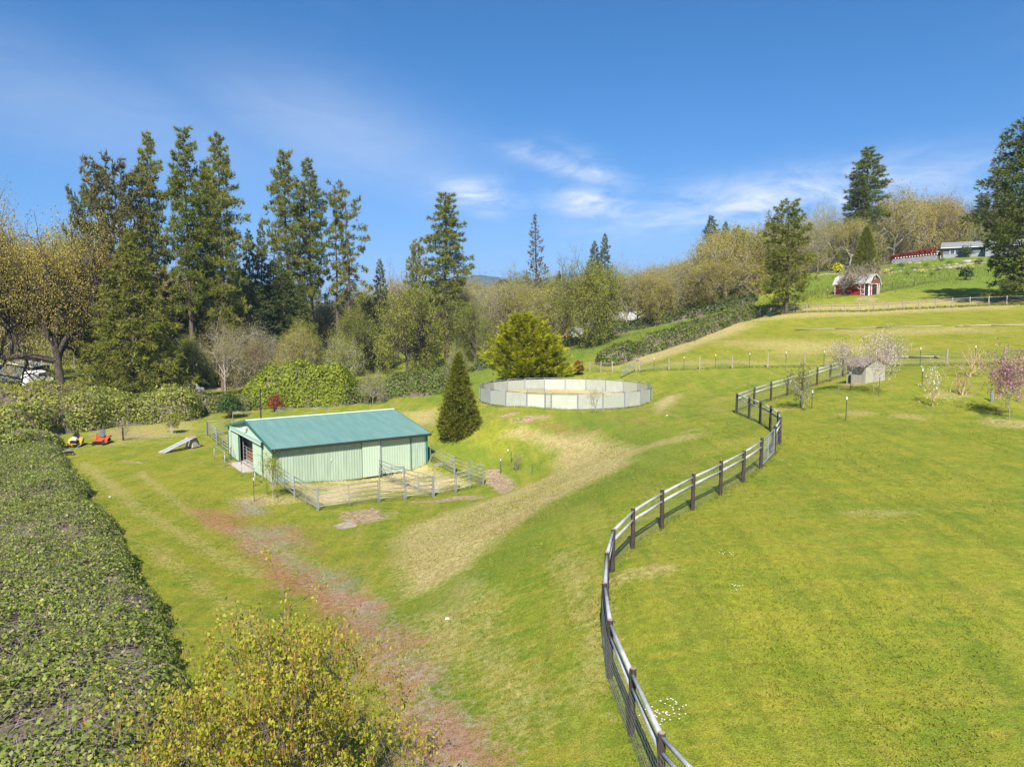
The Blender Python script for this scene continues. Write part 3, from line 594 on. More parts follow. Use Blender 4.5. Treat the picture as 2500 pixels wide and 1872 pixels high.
# ---------------------------------------------------------------- round pen
def pen_pt(deg, r=9.14): a = R(deg-90); return (cx_+r*math.cos(a), cy_+r*math.sin(a))
PZ = CZ-8.55
pen_mats = ['ply', 'plyw', 'ply', 'plyn', 'ply', 'plyw']
def pen_panel(a0, a1, kind, label, k):
    p0 = pen_pt(a0); p1 = pen_pt(a1); L = math.hypot(p1[0]-p0[0], p1[1]-p0[1]); rz = math.atan2(p1[1]-p0[1], p1[0]-p0[0])
    t = thing('pen_fence_section' if kind != 'gate' else 'round_pen_gate', label, 'fence panel' if kind != 'gate' else 'gate', (p0[0], p0[1], PZ), rz, 'panels of the round pen')
    top = 2.05 if kind == 'gate' else 1.62
    for xs in (.03, L-.03): MB().tube([(xs, 0, -.35), (xs, 0, top)], .045, 6).build('upright', M['galv'], t)
    MB().tube([(0, 0, 1.60), (L, 0, 1.60)], .035, 6).build('top_rail', M['galv'], t, smooth=True)
    if kind == 'gate':
        for z in (1.92, 2.03): MB().tube([(.03, 0, z), (L-.03, 0, z)], .026, 6).build('overhead_bar', M['galv'], t)
    else: MB().tube([(L/2, 0, 1.46), (L/2, 0, 1.60)], .02, 5).build('stub', M['galv'], t)
    MB().tube([(.05, -.03, .13), (L-.05, -.03, .13)], .02, 5).build('bottom_rail', M['galvdk'], t)
    MB().box((L/2, .02, .735), (L-.08, .02, 1.43)).build('sheet', M[pen_mats[k % 6]] if kind != 'gate' else M['plyn'], t)
    return t
pen_panel(-27.6, -16.1, 'gate', 'narrow gate with overhead bar in the round pen', 0)
pen_panel(-16.1, -12.4, 'panel', 'narrow filler panel beside the round pen gate', 2)
for k in range(22): pen_panel(-12.4+k*344.8/22, -12.4+(k+1)*344.8/22, 'panel', {3: 'cleanest cream sheeted section of the round pen', 2: 'pale greenish sheeted section of the round pen', 1: 'chipped grey-flecked sheeted section of the round pen', 0: 'pale greenish sheeted section of the round pen'}[[3, 2, 1, 0, 2, 0][k % 6]], [3, 2, 1, 0, 2, 0][k % 6])

# ---------------------------------------------------------------- the curving post-and-pole fence
FH = 1.45
fp = [hit(x, y)[:2] for x, y, d_ in FENCE]
n0 = P_drop(1616.6, 1784, 8.98-FH)[:2]; near_ = [n0, n0+np.array([.75, -2.1]), n0+np.array([1.9, -3.9])]
fence_pts = near_[::-1]+[np.array(p) for p in fp]
def fence_run(pts, label):
    o0 = (pts[0][0], pts[0][1], h(*pts[0])); t = thing('pole_fence', label, 'fence', o0)
    Z = [h(*p)-o0[2] for p in pts]; Q = [(p[0]-o0[0], p[1]-o0[1]) for p in pts]; rnd = random.Random(5)
    for (x, y), z in zip(Q, Z):
        hh = FH+rnd.uniform(-.04, .05); lx, ly = rnd.uniform(-.02, .02), rnd.uniform(-.02, .02); b = MB()
        b.tube([(x, y, z-.3), (x, y, z+.4), (x+lx, y+ly, z+hh-.02), (x+lx, y+ly, z+hh)], [.082, .08, .076, .066], 9); b.m[-1] = 1
        b.build('post', [M['post'], M['postcut']], t, smooth=False)
    for i in range(len(Q)-1):
        (x0, y0), (x1, y1) = Q[i], Q[i+1]
        for zz in (FH-.12, FH-.42):
            a = rnd.uniform(-.015, .015)
            MB().tube([(x0, y0, Z[i]+zz), ((x0+x1)/2, (y0+y1)/2, (Z[i]+Z[i+1])/2+zz+a), (x1, y1, Z[i+1]+zz)], [.058, .05, .046], 8).build('rail', M['pole'], t, smooth=True)
        dx, dy = x1-x0, y1-y0; L = math.hypot(dx, dy); nx_, ny_ = -dy/L*.085, dx/L*.085; b = MB()
        def W(s, z): return (x0+dx*s+nx_, y0+dy*s+ny_, Z[i]*(1-s)+Z[i+1]*s+z)
        for k in range(9): b.tube([W(0, .03+k*.125), W(1, .03+k*.125)], .0032, 3, False)
        nv = int(L/.1)
        for k in range(nv+1): b.tube([W(k/nv, .03), W(k/nv, 1.03)], .0026, 3, False)
        b.build('wire_mesh', M['wire'], t)
    return t
NR = len(near_)+11
fence_run(fence_pts[:NR], 'long curving fence of brown posts and grey poles beside the open lawn')
fence_run(fence_pts[NR:], 'hooked fence run of brown posts and grey poles leading to the pump shed')
# small wire gate in it
p0, p1 = fence_pts[NR-1], fence_pts[NR]; L_ = math.hypot(*(p1-p0)); rz = math.atan2(p1[1]-p0[1], p1[0]-p0[0])
t = thing('wire_gate', 'pale wire mesh gate closing the gap in the curving pole fence', 'gate', gpt(*p0), rz); dz = h(*p1)-h(*p0)
b = MB()
for pts in ([(.12, 0, .12), (.12, 0, 1.30)], [(L_-.12, 0, .12+dz), (L_-.12, 0, 1.30+dz)], [(.12, 0, 1.30), (L_-.12, 0, 1.30+dz)], [(.12, 0, .12), (L_-.12, 0, .12+dz)], [(L_/2, 0, .12+dz/2), (L_/2, 0, 1.3+dz/2)]): b.tube(pts, .025, 6)
b.build('gate_frame', M['galv'], t)
b = MB()
for k in range(11): b.tube([(.13, .01, .18+k*.105), (L_-.13, .01, .18+k*.105+dz)], .004, 3, False)
for k in range(24): x = .15+(L_-.3)*k/23; b.tube([(x, .01, .14+dz*x/L_), (x, .01, 1.28+dz*x/L_)], .004, 3, False)
b.build('wire_mesh', M['galv'], t)

# ---------------------------------------------------------------- wire field fence with wooden posts and steel stakes
def stake(mb, x, y, z, hh, cap, r=.02):
    mb.beam((x, y, z-.15), (x, y, z+hh), r*2, r*1.2, (0, 1, 0)); mb.mi = 1; mb.box((x, y, z+hh-.08 if cap else z+hh), (.05, .05, .2 if cap else .01)); mb.mi = 0
ffp = [hit(x, y)[:2] for x, y, d_ in FIELDPOSTS]
ffp = ffp+[ffp[-1]+(ffp[-1]-ffp[-2])*.9]
o0 = (ffp[0][0], ffp[0][1], h(*ffp[0]))
t = thing('field_fence', 'wire field fence with weathered wooden posts crossing below the upper paddock', 'fence', o0)
for p in ffp:
    x, y = p-np.array(o0[:2]); z = h(*p)-o0[2]; MB().tube([(x, y, z-.2), (x, y, z+1.42)], [.085, .075], 8).build('post', M['wood'], t)
for a, c in zip(ffp[:-1], ffp[1:]):
    q = (a+c)/2; b = MB(); stake(b, q[0]-o0[0], q[1]-o0[1], h(*q)-o0[2], 1.55, True); b.build('steel_stake', [M['tpost'], M['white']], t)
    b = MB(); za_, zq, zc = h(*a)-o0[2], h(*q)-o0[2], h(*c)-o0[2]; A3, Q3, C3 = [(p[0]-o0[0], p[1]-o0[1]) for p in (a, q, c)]
    for k in range(9):
        zz = .05+k*.14
        b.tube([(*A3, za_+zz), (*Q3, zq+zz), (*C3, zc+zz)], .0045, 3, False)
    n = int(np.hypot(*(c-a))/.16)
    for k in range(n+1):
        s = k/n; P0 = a*(1-s)+c*s; z = (za_*(1-2*s)+zq*2*s) if s < .5 else (zq*(2-2*s)+zc*(2*s-1)); b.tube([(P0[0]-o0[0], P0[1]-o0[1], z+.05), (P0[0]-o0[0], P0[1]-o0[1], z+1.17)], .004, 3, False)
    b.build('wire_mesh', M['wire'], t)
a, c = ffp[-2], ffp[-1]; MB().tube([(*(a-np.array(o0[:2])), h(*a)-o0[2]+1.2), (*(c-np.array(o0[:2])), h(*c)-o0[2]+1.2)], .06, 7).build('brace_rail', M['wooddk'], t)
# short braced stretch with posts on the left of the open gate
bp_ = [hit(x, y)[:2] for x, y in ((1400, 909), (1440, 908), (1467, 908.5), (1494.5, 908.5))]; o1 = (bp_[0][0], bp_[0][1], h(*bp_[0]))
t = thing('braced_fence', 'short braced wooden fence end with top rail near the red bush', 'fence', o1)
for p in bp_[1:]: MB().tube([(p[0]-o1[0], p[1]-o1[1], h(*p)-o1[2]-.2), (p[0]-o1[0], p[1]-o1[1], h(*p)-o1[2]+1.45)], .085, 8).build('post', M['wood'], t)
b = MB().tube([(bp_[1][0]-o1[0], bp_[1][1]-o1[1], h(*bp_[1])-o1[2]+1.12), (bp_[3][0]-o1[0], bp_[3][1]-o1[1], h(*bp_[3])-o1[2]+1.15)], .055, 7); b.build('top_rail', M['wooddk'], t)
b = MB()
for k in range(9): b.tube([(p[0]-o1[0], p[1]-o1[1], h(*p)-o1[2]+.05+k*.13) for p in bp_], .006, 3, False)
for i in range(3):
    n = 12
    for k in range(n+1): s = k/n; p = bp_[i]*(1-s)+bp_[i+1]*s; b.tube([(p[0]-o1[0], p[1]-o1[1], h(*p)-o1[2]+.05), (p[0]-o1[0], p[1]-o1[1], h(*p)-o1[2]+1.1)], .006, 3, False)
b.build('wire_mesh', M['wire'], t)
# open farm gate on its hinge post
hp = hit(1552.5, 906)[:2]; fp2 = hit(1524, 920)[:2]; t = thing('farm_gate', 'open grey steel farm gate swung out from its wooden hinge post', 'gate', gpt(*hp))
MB().tube([(0, 0, -.2), (0, 0, 1.75)], .09, 8).build('hinge_post', M['wood'], t)
e = np.array(fp2)-hp; e = e/np.hypot(*e)*3.3; ze = h(hp[0]+e[0], hp[1]+e[1])-h(*hp)
b = MB()
for z in (.3, .55, .8, 1.05, 1.3): b.tube([(.1*e[0], .1*e[1], z), (e[0], e[1], z+ze)], .028, 6)
for s in (.06, .5, 1): b.tube([(e[0]*s, e[1]*s, .28+ze*s), (e[0]*s, e[1]*s, 1.32+ze*s)], .028, 6)
b.tube([(e[0]*.1, e[1]*.1, .3), (e[0]*.5, e[1]*.5, 1.3+ze*.5)], .022, 6); b.tube([(e[0]*.5, e[1]*.5, 1.3+ze*.5), (e[0], e[1], .3+ze)], .022, 6); b.build('gate_leaf', M['galv'], t)
q = hit(1562, 906)[:2]; d_ = q-hp
MB().tube([(d_[0], d_[1], -.2), (d_[0], d_[1], 1.4)], .085, 8).build('latch_post', M['wood'], t); MB().tube([(0, 0, 1.42), (d_[0], d_[1], 1.38)], .05, 6).build('brace', M['wooddk'], t)

# ---------------------------------------------------------------- upper two-rail fence
up_px = [1803, 1829, 1855.6, 1881.6, 1908, 1938, 1969, 1998, 2030.5, 2062.5, 2096.6, 2132.4, 2168.5, 2202.7, 2243, 2282.7, 2323.5, 2366, 2412, 2456, 2505]
def up_depth(px): return np.interp(px, [1803, 1829, 1938, 2096, 2323, 2505], [119.5, 118, 111, 104, 97, 92.5])
ups = [P_depth(px, 770, up_depth(px))[:2] for px in up_px]; o2 = (ups[0][0], ups[0][1], h(*ups[0]))
t = thing('rail_fence', 'two-rail wooden fence along the top of the upper paddock', 'fence', o2)
for i, p in enumerate(ups):
    x, y, z = p[0]-o2[0], p[1]-o2[1], h(*p)-o2[2]; MB().tube([(x, y, z-.2), (x, y, z+1.28)], [.085, .075], 7).build('post', M['wood'], t)
    if i:
        for zz in (.86, 1.12):
            if i > 16 and zz < 1: continue
            MB().beam((*pv, zv+zz), (x, y, z+zz), .05, .09).build('rail', M['wooddk'], t)
    pv, zv = (x, y), z
# second wire fence on the hill (stakes)
hs = [P_depth(px, py, d_)[:2] for px, py, d_ in ((2008, 700, 119), (2020, 718, 118.5), (2059, 718, 118.5), (2098, 718, 118.5), (2137, 716, 118.5), (2154, 712, 120), (2178, 708, 122), (2206, 703, 124), (2232, 700, 126), (2258, 697, 128), (2316, 692, 131))]
o3 = (hs[1][0], hs[1][1], h(*hs[1])); t = thing('hill_wire_fence', 'thin wire fence on green steel stakes below the red shed', 'fence', o3)
for i, p in enumerate(hs):
    b = MB(); stake(b, p[0]-o3[0], p[1]-o3[1], h(*p)-o3[2], 1.5, i % 2 == 1, .03); b.build('steel_stake', [M['tpost'], M['white']], t)
for a, c in zip(hs[:-1], hs[1:]):
    b = MB()
    for k in range(6): b.tube([(a[0]-o3[0], a[1]-o3[1], h(*a)-o3[2]+.1+k*.22), (c[0]-o3[0], c[1]-o3[1], h(*c)-o3[2]+.1+k*.22)], .007, 3, False)
    b.build('wire', M['wire'], t)
# ---------------------------------------------------------------- tree builders (foliage is leaf-sized faces through the crown's volume)
L_ = leaf_mat
M['f_pine'] = L_('pine_needles', (.135, .160, .020), (.345, .345, .050), .40, c3=(.40, .36, .08), p3=.08)
M['f_pine2'] = L_('pine_needles_dark', (.085, .115, .020), (.21, .235, .042), .32)
M['f_fir'] = L_('fir_needles', (.085, .112, .022), (.200, .220, .044), .32)
M['f_brown'] = L_('brown_conifer_foliage', (.115, .110, .030), (.25, .225, .062), .32)
M['f_cedar'] = L_('cedar_sprays', (.145, .165, .020), (.36, .345, .052), .40, c3=(.36, .28, .09), p3=.1)
M['f_cone'] = L_('sequoia_foliage', (.080, .115, .012), (.215, .225, .024), .28, c3=(.26, .20, .03), p3=.1)
M['f_gold'] = L_('golden_cypress_sprays', (.15, .18, .010), (.62, .58, .018), .40, c3=(.70, .60, .03), p3=.18)
M['f_oak'] = L_('young_oak_leaves', (.31, .28, .045), (.52, .455, .085), .45, c3=(.38, .27, .10), p3=.12)
M['f_oakg'] = L_('fresh_oak_leaves', (.22, .245, .035), (.40, .39, .065), .4)
M['f_oakt'] = L_('tan_oak_buds', (.27, .22, .085), (.42, .345, .15), .3, c3=(.36, .20, .10), p3=.12)
M['f_grey'] = L_('lichen_grey_twigs', (.28, .245, .175), (.42, .385, .29), .2, c3=(.38, .36, .10), p3=.3)
M['f_bright'] = L_('bright_spring_leaves', (.23, .285, .020), (.44, .45, .04), .42)
M['f_red'] = L_('red_photinia_leaves', (.22, .035, .022), (.34, .07, .04), .25, c3=(.12, .14, .03), p3=.12)
M['f_redhedge'] = L_('red_hedge_leaves', (.22, .03, .025), (.36, .07, .045), .25, c3=(.12, .14, .03), p3=.15)
M['f_blossom'] = L_('white_pink_blossom', (.58, .49, .44), (.76, .70, .64), .3, c3=(.30, .20, .10), p3=.48)
M['f_pink'] = L_('pink_blossom', (.50, .22, .30), (.72, .46, .55), .3, c3=(.28, .13, .09), p3=.45)
M['f_white'] = L_('white_pear_blossom', (.72, .74, .62), (.88, .88, .80), .3, c3=(.42, .46, .14), p3=.3)
M['f_mag'] = L_('glossy_evergreen_leaves', (.085, .115, .022), (.20, .23, .05), .15, rough=.35, c3=(.30, .20, .08), p3=.2, spec=.5)
M['f_dark'] = L_('dark_shrub_leaves', (.040, .075, .020), (.095, .15, .035), .2)
M['f_yel'] = L_('yellow_flowers', (.62, .52, .02), (.80, .68, .04), .3, c3=(.16, .24, .03), p3=.35)
M['f_bramble'] = L_('bramble_leaves', (.150, .195, .026), (.340, .375, .070), .38, c3=(.44, .40, .12), p3=.15, rough=.45)
M['f_bramble2'] = L_('bramble_leaves_far', (.090, .140, .020), (.215, .265, .045), .32, c3=(.20, .16, .08), p3=.15)
M['cane'] = mat('bramble_canes', (.22, .16, .125), (.40, .32, .27), rough=.9, scale=3)
M['thatch'] = mat('dead_bramble', (.085, .066, .050), (.19, .15, .115), rough=1, scale=5, detail=8, bump=1.0, bscale=16)
M['broom'] = L_('broom_stems', (.050, .075, .020), (.11, .14, .035), .2)
M['catkin'] = L_('oak_catkins', (.42, .25, .06), (.60, .40, .12), .35)
M['f_fore'] = L_('foreground_oak_leaves', (.26, .28, .025), (.50, .48, .05), .45, c3=(.44, .33, .06), p3=.2)

def unit(a): return a/np.maximum(np.linalg.norm(a, axis=-1, keepdims=True), 1e-9)
def leaf_quads(C, size, rs, asp=.55, flat=None, nrm=None, fold=.18):
    """one folded four-cornered leaf at each point"""
    n = len(C); ax = unit(rs.normal(size=(n, 3))); 
    if nrm is not None: nn = unit(nrm+rs.normal(size=(n, 3))*.55)
    else: nn = unit(rs.normal(size=(n, 3))+(0 if flat is None else np.array([0, 0, flat])))
    ax = unit(ax-nn*np.sum(ax*nn, 1, keepdims=True)); bx = np.cross(nn, ax); s = (size if np.ndim(size) else np.full(n, size))[:, None]*rs.uniform(.65, 1.3, (n, 1))
    f = fold*s*nn
    V = np.stack([C-ax*s*.5, C+bx*s*asp*.5+f, C+ax*s*.5, C-bx*s*asp*.5+f], 1).reshape(-1, 3); F = np.arange(4*n).reshape(n, 4)
    return V, F
def needle_tris(C, D, rs, k=7, length=.4, width=.09, spread=.9):
    """a tuft of k needle blades at each point, opening along D"""
    n = len(C); C = np.repeat(C, k, 0); D = np.repeat(D, k, 0); d = unit(D+rs.normal(size=(n*k, 3))*spread)
    sd_ = unit(np.cross(d, rs.normal(size=(n*k, 3)))); ln = length*rs.uniform(.6, 1.25, (n*k, 1)); w = width*rs.uniform(.7, 1.3, (n*k, 1))
    b0 = C-d*ln*.15; V = np.stack([b0-sd_*w*.5, b0+sd_*w*.5, C+d*ln], 1).reshape(-1, 3); return V, np.arange(3*n*k).reshape(-1, 3)
class Wood:
    """branches as tapering tubes"""
    def __init__(s): s.V = []; s.F = []; s.n = 0
    def add(s, P, r0, r1, k=4):
        P = np.asarray(P, float); m = len(P); t = unit(np.gradient(P, axis=0)); ref = np.array([1., 0, 0]) if abs(t[0][0]) < .8 else np.array([0, 1., 0])
        a = unit(np.cross(t, ref)); b = np.cross(t, a); r = np.linspace(r0, r1, m); th = np.arange(k)*2*math.pi/k
        ring = P[:, None]+r[:, None, None]*(np.cos(th)[None, :, None]*a[:, None]+np.sin(th)[None, :, None]*b[:, None])
        s.V.append(ring.reshape(-1, 3)); i = np.arange(m-1)[:, None]*k; j = np.arange(k)[None]
        q = np.stack([i+j, i+(j+1) % k, i+k+(j+1) % k, i+k+j], -1).reshape(-1, 4)+s.n; s.F.append(q); s.n += m*k
    def mesh(s, name, m): return mesh_from(name, np.concatenate(s.V), np.concatenate(s.F), m, True)
def make_tree(name, label, cat, trunk, crown, extra=None):
    t = thing(name, label, cat, (0, 0, 0)); obj('trunk', trunk, t); obj('crown', crown, t)
    if extra: obj(extra[0], extra[1], t)
    return t
def conifer(seed, Ht, base, R0, prof, nb, mt, mb, up=.15, droop=.25, tuft=.45, k=7, width=.1, per_m=3.2, trunk_r=None, gap=0.15, lean=.0, sub=.35, spread=.9, kind='needle', tops=1, inner=.3, dead=0):
    rs = np.random.RandomState(seed); W = Wood(); tr = trunk_r or Ht*.012
    n = 14; z = np.linspace(-.6, Ht, n); wob = np.cumsum(rs.normal(size=(n, 2))*Ht*.0035, 0); P = np.c_[wob+np.outer((z/Ht)**2, [lean*Ht, 0]), z]; W.add(P, tr*1.25, tr*.12, 8)
    C, D, Tw = [], [], Wood()
    for i in range(nb):
        t = (i+rs.rand())/nb; t = t**.92; zz = Ht*(base+(1-base)*t); L = R0*prof(t)*rs.uniform(.62, 1.18)
        if rs.rand() < gap: L *= rs.uniform(.3, .6)
        az = i*2.399+rs.uniform(-.5, .5); o_ = np.array([np.interp(zz, z, P[:, 0]), np.interp(zz, z, P[:, 1]), zz]); hd = np.array([math.cos(az), math.sin(az), 0])
        s = np.linspace(0, 1, 6)[:, None]; e = up*(.4+.9*t)+rs.normal()*.08
        path = o_+hd*L*s+np.array([0, 0, 1])*L*(e*s-droop*s**2*(1.3-t)+.12*s**4)
        side = np.array([-hd[1], hd[0], 0]); path = path+side*rs.normal()*.12*L*s**2
        Tw.add(path, tr*.16*(1.2-t)*min(1, L/2)+.012, .008, 4)
        m = max(3, int(L*per_m*3)); u = inner+(1-inner)*rs.rand(m)**.75; pc = np.stack([np.interp(u, s[:, 0], path[:, c]) for c in range(3)], 1)
        lat = rs.normal(size=(m, 1))*sub*L*(1.1-u[:, None])*.9; pc = pc+side*lat+np.array([0, 0, 1])*rs.normal(size=(m, 1))*.06*L-np.array([0, 0, 1])*np.abs(lat)*.12
        C.append(pc); D.append(unit(hd*.8+side*np.sign(lat)*.5+np.array([0, 0, .45 if kind == 'needle' else -.1])))
    for _ in range(dead):
        zz = Ht*rs.uniform(.12, base+.15); az = rs.rand()*6.28; L = R0*rs.uniform(.25, .7); hd = np.array([math.cos(az), math.sin(az), 0]); s = np.linspace(0, 1, 5)[:, None]
        o_ = np.array([np.interp(zz, z, P[:, 0]), np.interp(zz, z, P[:, 1]), zz]); Tw.add(o_+hd*L*s+np.array([0, 0, 1])*L*(-.1*s-.35*s**2)+rs.normal(size=(5, 3))*.1*s, .05, .01, 4)
    C = np.concatenate(C); D = np.concatenate(D)
    V, F = needle_tris(C, D, rs, k, tuft, width, spread)
    tv = np.concatenate(W.V+Tw.V); tf = np.concatenate(W.F+[f+W.n for f in Tw.F])
    return mesh_from('trunk', tv, tf, mb, True), mesh_from('crown', V, F, mt), Ht
def broadleaf(seed, Ht, spread, trunk_h, mt, mb, lv=(6, 6, 5, 4), leaf=.3, nleaf=9, tr=None, up=.35, dome=1.0, lsp=.35, asp=.7, wig=.16, lean=0, catkin=None, flat=None, keep=1.0, twr=1.0):
    """limbs that fork again and again; leaves sit at the last twigs"""
    rs = np.random.RandomState(seed); W = Wood(); tr = tr or Ht*.022; tips = []
    def grow(o_, d, L, r, level):
        n = 4 if level < 3 else 3; P = [o_]; dd = d.copy()
        for i in range(n): dd = unit(dd+rs.normal(size=3)*wig*(1 if level else .3)+np.array([0, 0, .05*(1 if level < 2 else .3)])); P.append(P[-1]+dd*L/n)
        P = np.array(P); W.add(P, r, r*(.5 if level < len(lv) else .35), 6 if level == 0 else (5 if level == 1 else 3))
        if level >= len(lv): tips.append((P[-1], dd)); tips.append((P[-2], dd)); return
        k = lv[level]
        for j in range(k):
            if rs.rand() > keep and level > 0: continue
            t = (.35+.65*(j+rs.rand())/k) if level else (.55+.45*(j+.5)/k); q = P[0]+(P[-1]-P[0])*0; f = t*n; i = min(int(f), n-1); q = P[i]+(P[i+1]-P[i])*(f-i)
            az = j*2.399+rs.uniform(-.6, .6); a = unit(np.cross(dd, np.array([math.cos(az), math.sin(az), .3]))); nd = unit(dd*rs.uniform(.25, .75)+a*rs.uniform(.7, 1.1)+np.array([0, 0, up*(.6 if level else .8)]))
            if level == 0: nd = unit(nd*np.array([1, 1, 1])+np.array([math.cos(az), math.sin(az), 0])*spread*.9)
            grow(q, nd, L*rs.uniform(.58, .82) if level else L*rs.uniform(.8, 1.15), r*rs.uniform(.42, .6), level+1)
    grow(np.array([0, 0, -.4]), unit(np.array([lean, 0, 1.])), trunk_h, tr, 0)
    T = np.array([t[0] for t in tips]); zmax = np.percentile(T[:, 2], 97.5); sc = Ht/zmax
    C = np.repeat(T, nleaf, 0)+rs.normal(size=(len(T)*nleaf, 3))*lsp/sc*.5
    V, F = leaf_quads(C*sc, leaf, rs, asp, flat); Wv = np.concatenate(W.V)*np.array([sc, sc, sc])
    tm = mesh_from('trunk', Wv, np.concatenate(W.F), mb, True); cm = mesh_from('crown', V, F, mt); ex = None
    if catkin:
        k = rs.choice(len(T), int(len(T)*catkin[1])); B_ = np.repeat(T[k]*sc, catkin[2], 0)+rs.normal(size=(len(k)*catkin[2], 3))*.05; n = len(B_); ln = rs.uniform(.6, 1.3, (n, 1))*catkin[0]
        a = rs.rand(n, 1)*6.28; w = .006; off = np.c_[np.cos(a), np.sin(a), np.zeros((n, 1))]*w; off2 = np.c_[-np.sin(a), np.cos(a), np.zeros((n, 1))]*w
        sw = rs.normal(size=(n, 3))*.12*ln; sw[:, 2] = 0; E_ = B_+sw-np.array([0, 0, 1])*ln
        V = np.stack([B_-off, B_+off, E_+off*.8, E_-off*.8, B_-off2, B_+off2, E_+off2*.8, E_-off2*.8], 1).reshape(-1, 3); F = np.arange(8*n).reshape(-1, 4); ex = mesh_from('catkins', V, F, catkin[3])
    rad = np.percentile(np.hypot(T[:, 0], T[:, 1])*sc, 92)
    return tm, cm, ex, rad
def dense_cone(seed, Ht, R0, mt, mb, n=26000, leaf=.16, pw=.8, base=.02, rough=.12, shape=None, updir=.6, k=1, sink=.35, tuft=None, spread=.7, width=.5, wood_r=None):
    """a close evergreen whose sprays fill a shell with hollows and bulges"""
    rs = np.random.RandomState(seed); t = rs.rand(n)**1.25; shape = shape or (lambda u: (1-u)**pw)
    az = rs.rand(n)*2*math.pi; ph = rs.rand(8)*6.28
    bul = 1+rough*(np.sin(az*5+t*17+ph[0])*.5+np.sin(az*9-t*31+ph[1])*.4+np.sin(az*14+t*53+ph[2])*.35+np.sin(az*3+t*9+ph[3])*.5)
    rr = R0*np.array(shape(t))*bul*(1-sink*rs.rand(n)**2.2); z = Ht*(base+(1-base)*t)
    C = np.c_[rr*np.cos(az), rr*np.sin(az), z+rs.normal(size=n)*.05*Ht*.2]; D = unit(np.c_[np.cos(az), np.sin(az), np.full(n, updir)])
    V, F = needle_tris(C, D, rs, k, tuft or leaf*1.6, leaf*width, spread)
    W = Wood(); zz = np.linspace(-.3, Ht*.96, 8); W.add(np.c_[np.zeros(8), np.zeros(8), zz], wood_r or Ht*.02, .01, 7)
    for i in range(60):
        u = rs.rand()*.85; a = rs.rand()*6.28; L = R0*float(np.array(shape(np.array([u])))[0])*.8; W.add(np.array([[0, 0, Ht*u], [L*.5*math.cos(a), L*.5*math.sin(a), Ht*u+.12*L], [L*math.cos(a), L*math.sin(a), Ht*u+.35*L]]), .03, .008, 4)
    return W.mesh('trunk', mb), mesh_from('crown', V, F, mt)
def shrub(seed, Ht, R0, mt, mb, n=5000, leaf=.13, rough=.22, asp=.6, sink=.45, squash=1.0, stems=14):
    """rounded leafy bush with a lumpy outline"""
    rs = np.random.RandomState(seed); d = unit(rs.normal(size=(n, 3))); d[:, 2] = np.abs(d[:, 2])*1.25-.25; d = unit(d); ph = rs.rand(8)*6.28
    bul = 1+rough*(np.sin(d[:, 0]*6+ph[0])*np.sin(d[:, 1]*7+ph[1])+.6*np.sin(d[:, 2]*11+d[:, 0]*9+ph[2])+.5*np.sin(d[:, 1]*15+ph[3]))
    r = bul*(1-sink*rs.rand(n)**1.8); C = np.c_[d[:, 0]*R0*r, d[:, 1]*R0*r, Ht*.42+d[:, 2]*Ht*.55*r]; C[:, 2] = np.maximum(C[:, 2], .05)
    V, F = leaf_quads(C, leaf, rs, asp, nrm=d); W = Wood()
    for i in range(stems):
        a = rs.rand()*6.28; L = R0*rs.uniform(.4, .95); zt = Ht*rs.uniform(.5, .9); W.add(np.array([[.1*math.cos(a), .1*math.sin(a), -.2], [L*.4*math.cos(a), L*.4*math.sin(a), zt*.6], [L*.8*math.cos(a+.2), L*.8*math.sin(a+.2), zt]]), .035, .01, 4)
    return W.mesh('stems', mb), mesh_from('foliage', V, F, mt)

# prototypes: built once, every tree in the scene is a copy with its own place, turn and size
def pond(t): return (np.sin(np.pi*min(1, .16+t*.8))**.8)*(1.0-.25*t) if t < .97 else .25
def firp(t): return (1-t)**.75*1.15+.08
def openp(t): return .55+.45*math.sin(math.pi*min(1, .3+t*.6)) if t < .9 else .45
PROTO = {}
def reg(key, name, label, cat, trunk, crown, extra=None, rad=1.0, ht=1.0):
    PROTO[key] = (name, trunk, crown, extra, rad, ht, cat)
for i, sd_ in enumerate((11, 12, 13)):
    a, c, ht = conifer(sd_, 40, (.30, .38, .24)[i], (5.6, 5.2, 6.4)[i], pond, (122, 112, 132)[i], M['f_pine'], M['bark'], up=.22, droop=.32, tuft=.72, k=8, width=.14, per_m=3.1, dead=30, gap=.22, sub=.46, inner=.18)
    reg('pine%d' % i, 'ponderosa_pine', '', 'tree', a, c, None, (4.6, 4.2, 5.2)[i], 40)
for i, sd_ in enumerate((21, 22)):
    a, c, ht = conifer(sd_, 36, .42, 5.2, openp, (66, 58)[i], M['f_pine'], M['bark'], up=.3, droop=.5, tuft=.72, k=8, width=.14, per_m=2.2, dead=40, gap=.35, sub=.4, inner=.45)
    reg('open%d' % i, 'open_pine', '', 'tree', a, c, None, 5.2, 36)
for i, sd_ in enumerate((31, 32)):
    a, c, ht = conifer(sd_, 22, .1, 4.0, firp, 150, M['f_fir'], M['barkd'], up=.05, droop=.25, tuft=.46, k=7, width=.12, per_m=3.2, gap=.15, sub=.4, spread=.8, kind='fir')
    reg('fir%d' % i, 'douglas_fir', '', 'tree', a, c, None, 4.0, 22)
a, c, ht = conifer(33, 22, .06, 3.6, lambda t: (1-t)**.75+.03, 140, M['f_brown'], M['barkd'], up=.42, droop=.12, tuft=.38, k=6, width=.09, per_m=2.2, gap=.12, sub=.22, spread=.7, kind='fir'); reg('sparsefir', 'thin_fir', '', 'tree', a, c, None, 3.6, 22)
a, c, ht = conifer(34, 18, .12, 4.6, lambda t: math.sin(math.pi*min(1, .2+t*.72))**.7*(1-.35*t), 120, M['f_pine'], M['bark'], up=.18, droop=.25, tuft=.5, k=8, width=.11, per_m=2.6, gap=.1, sub=.42); reg('youngpine', 'full_pine', '', 'tree', a, c, None, 4.4, 18)
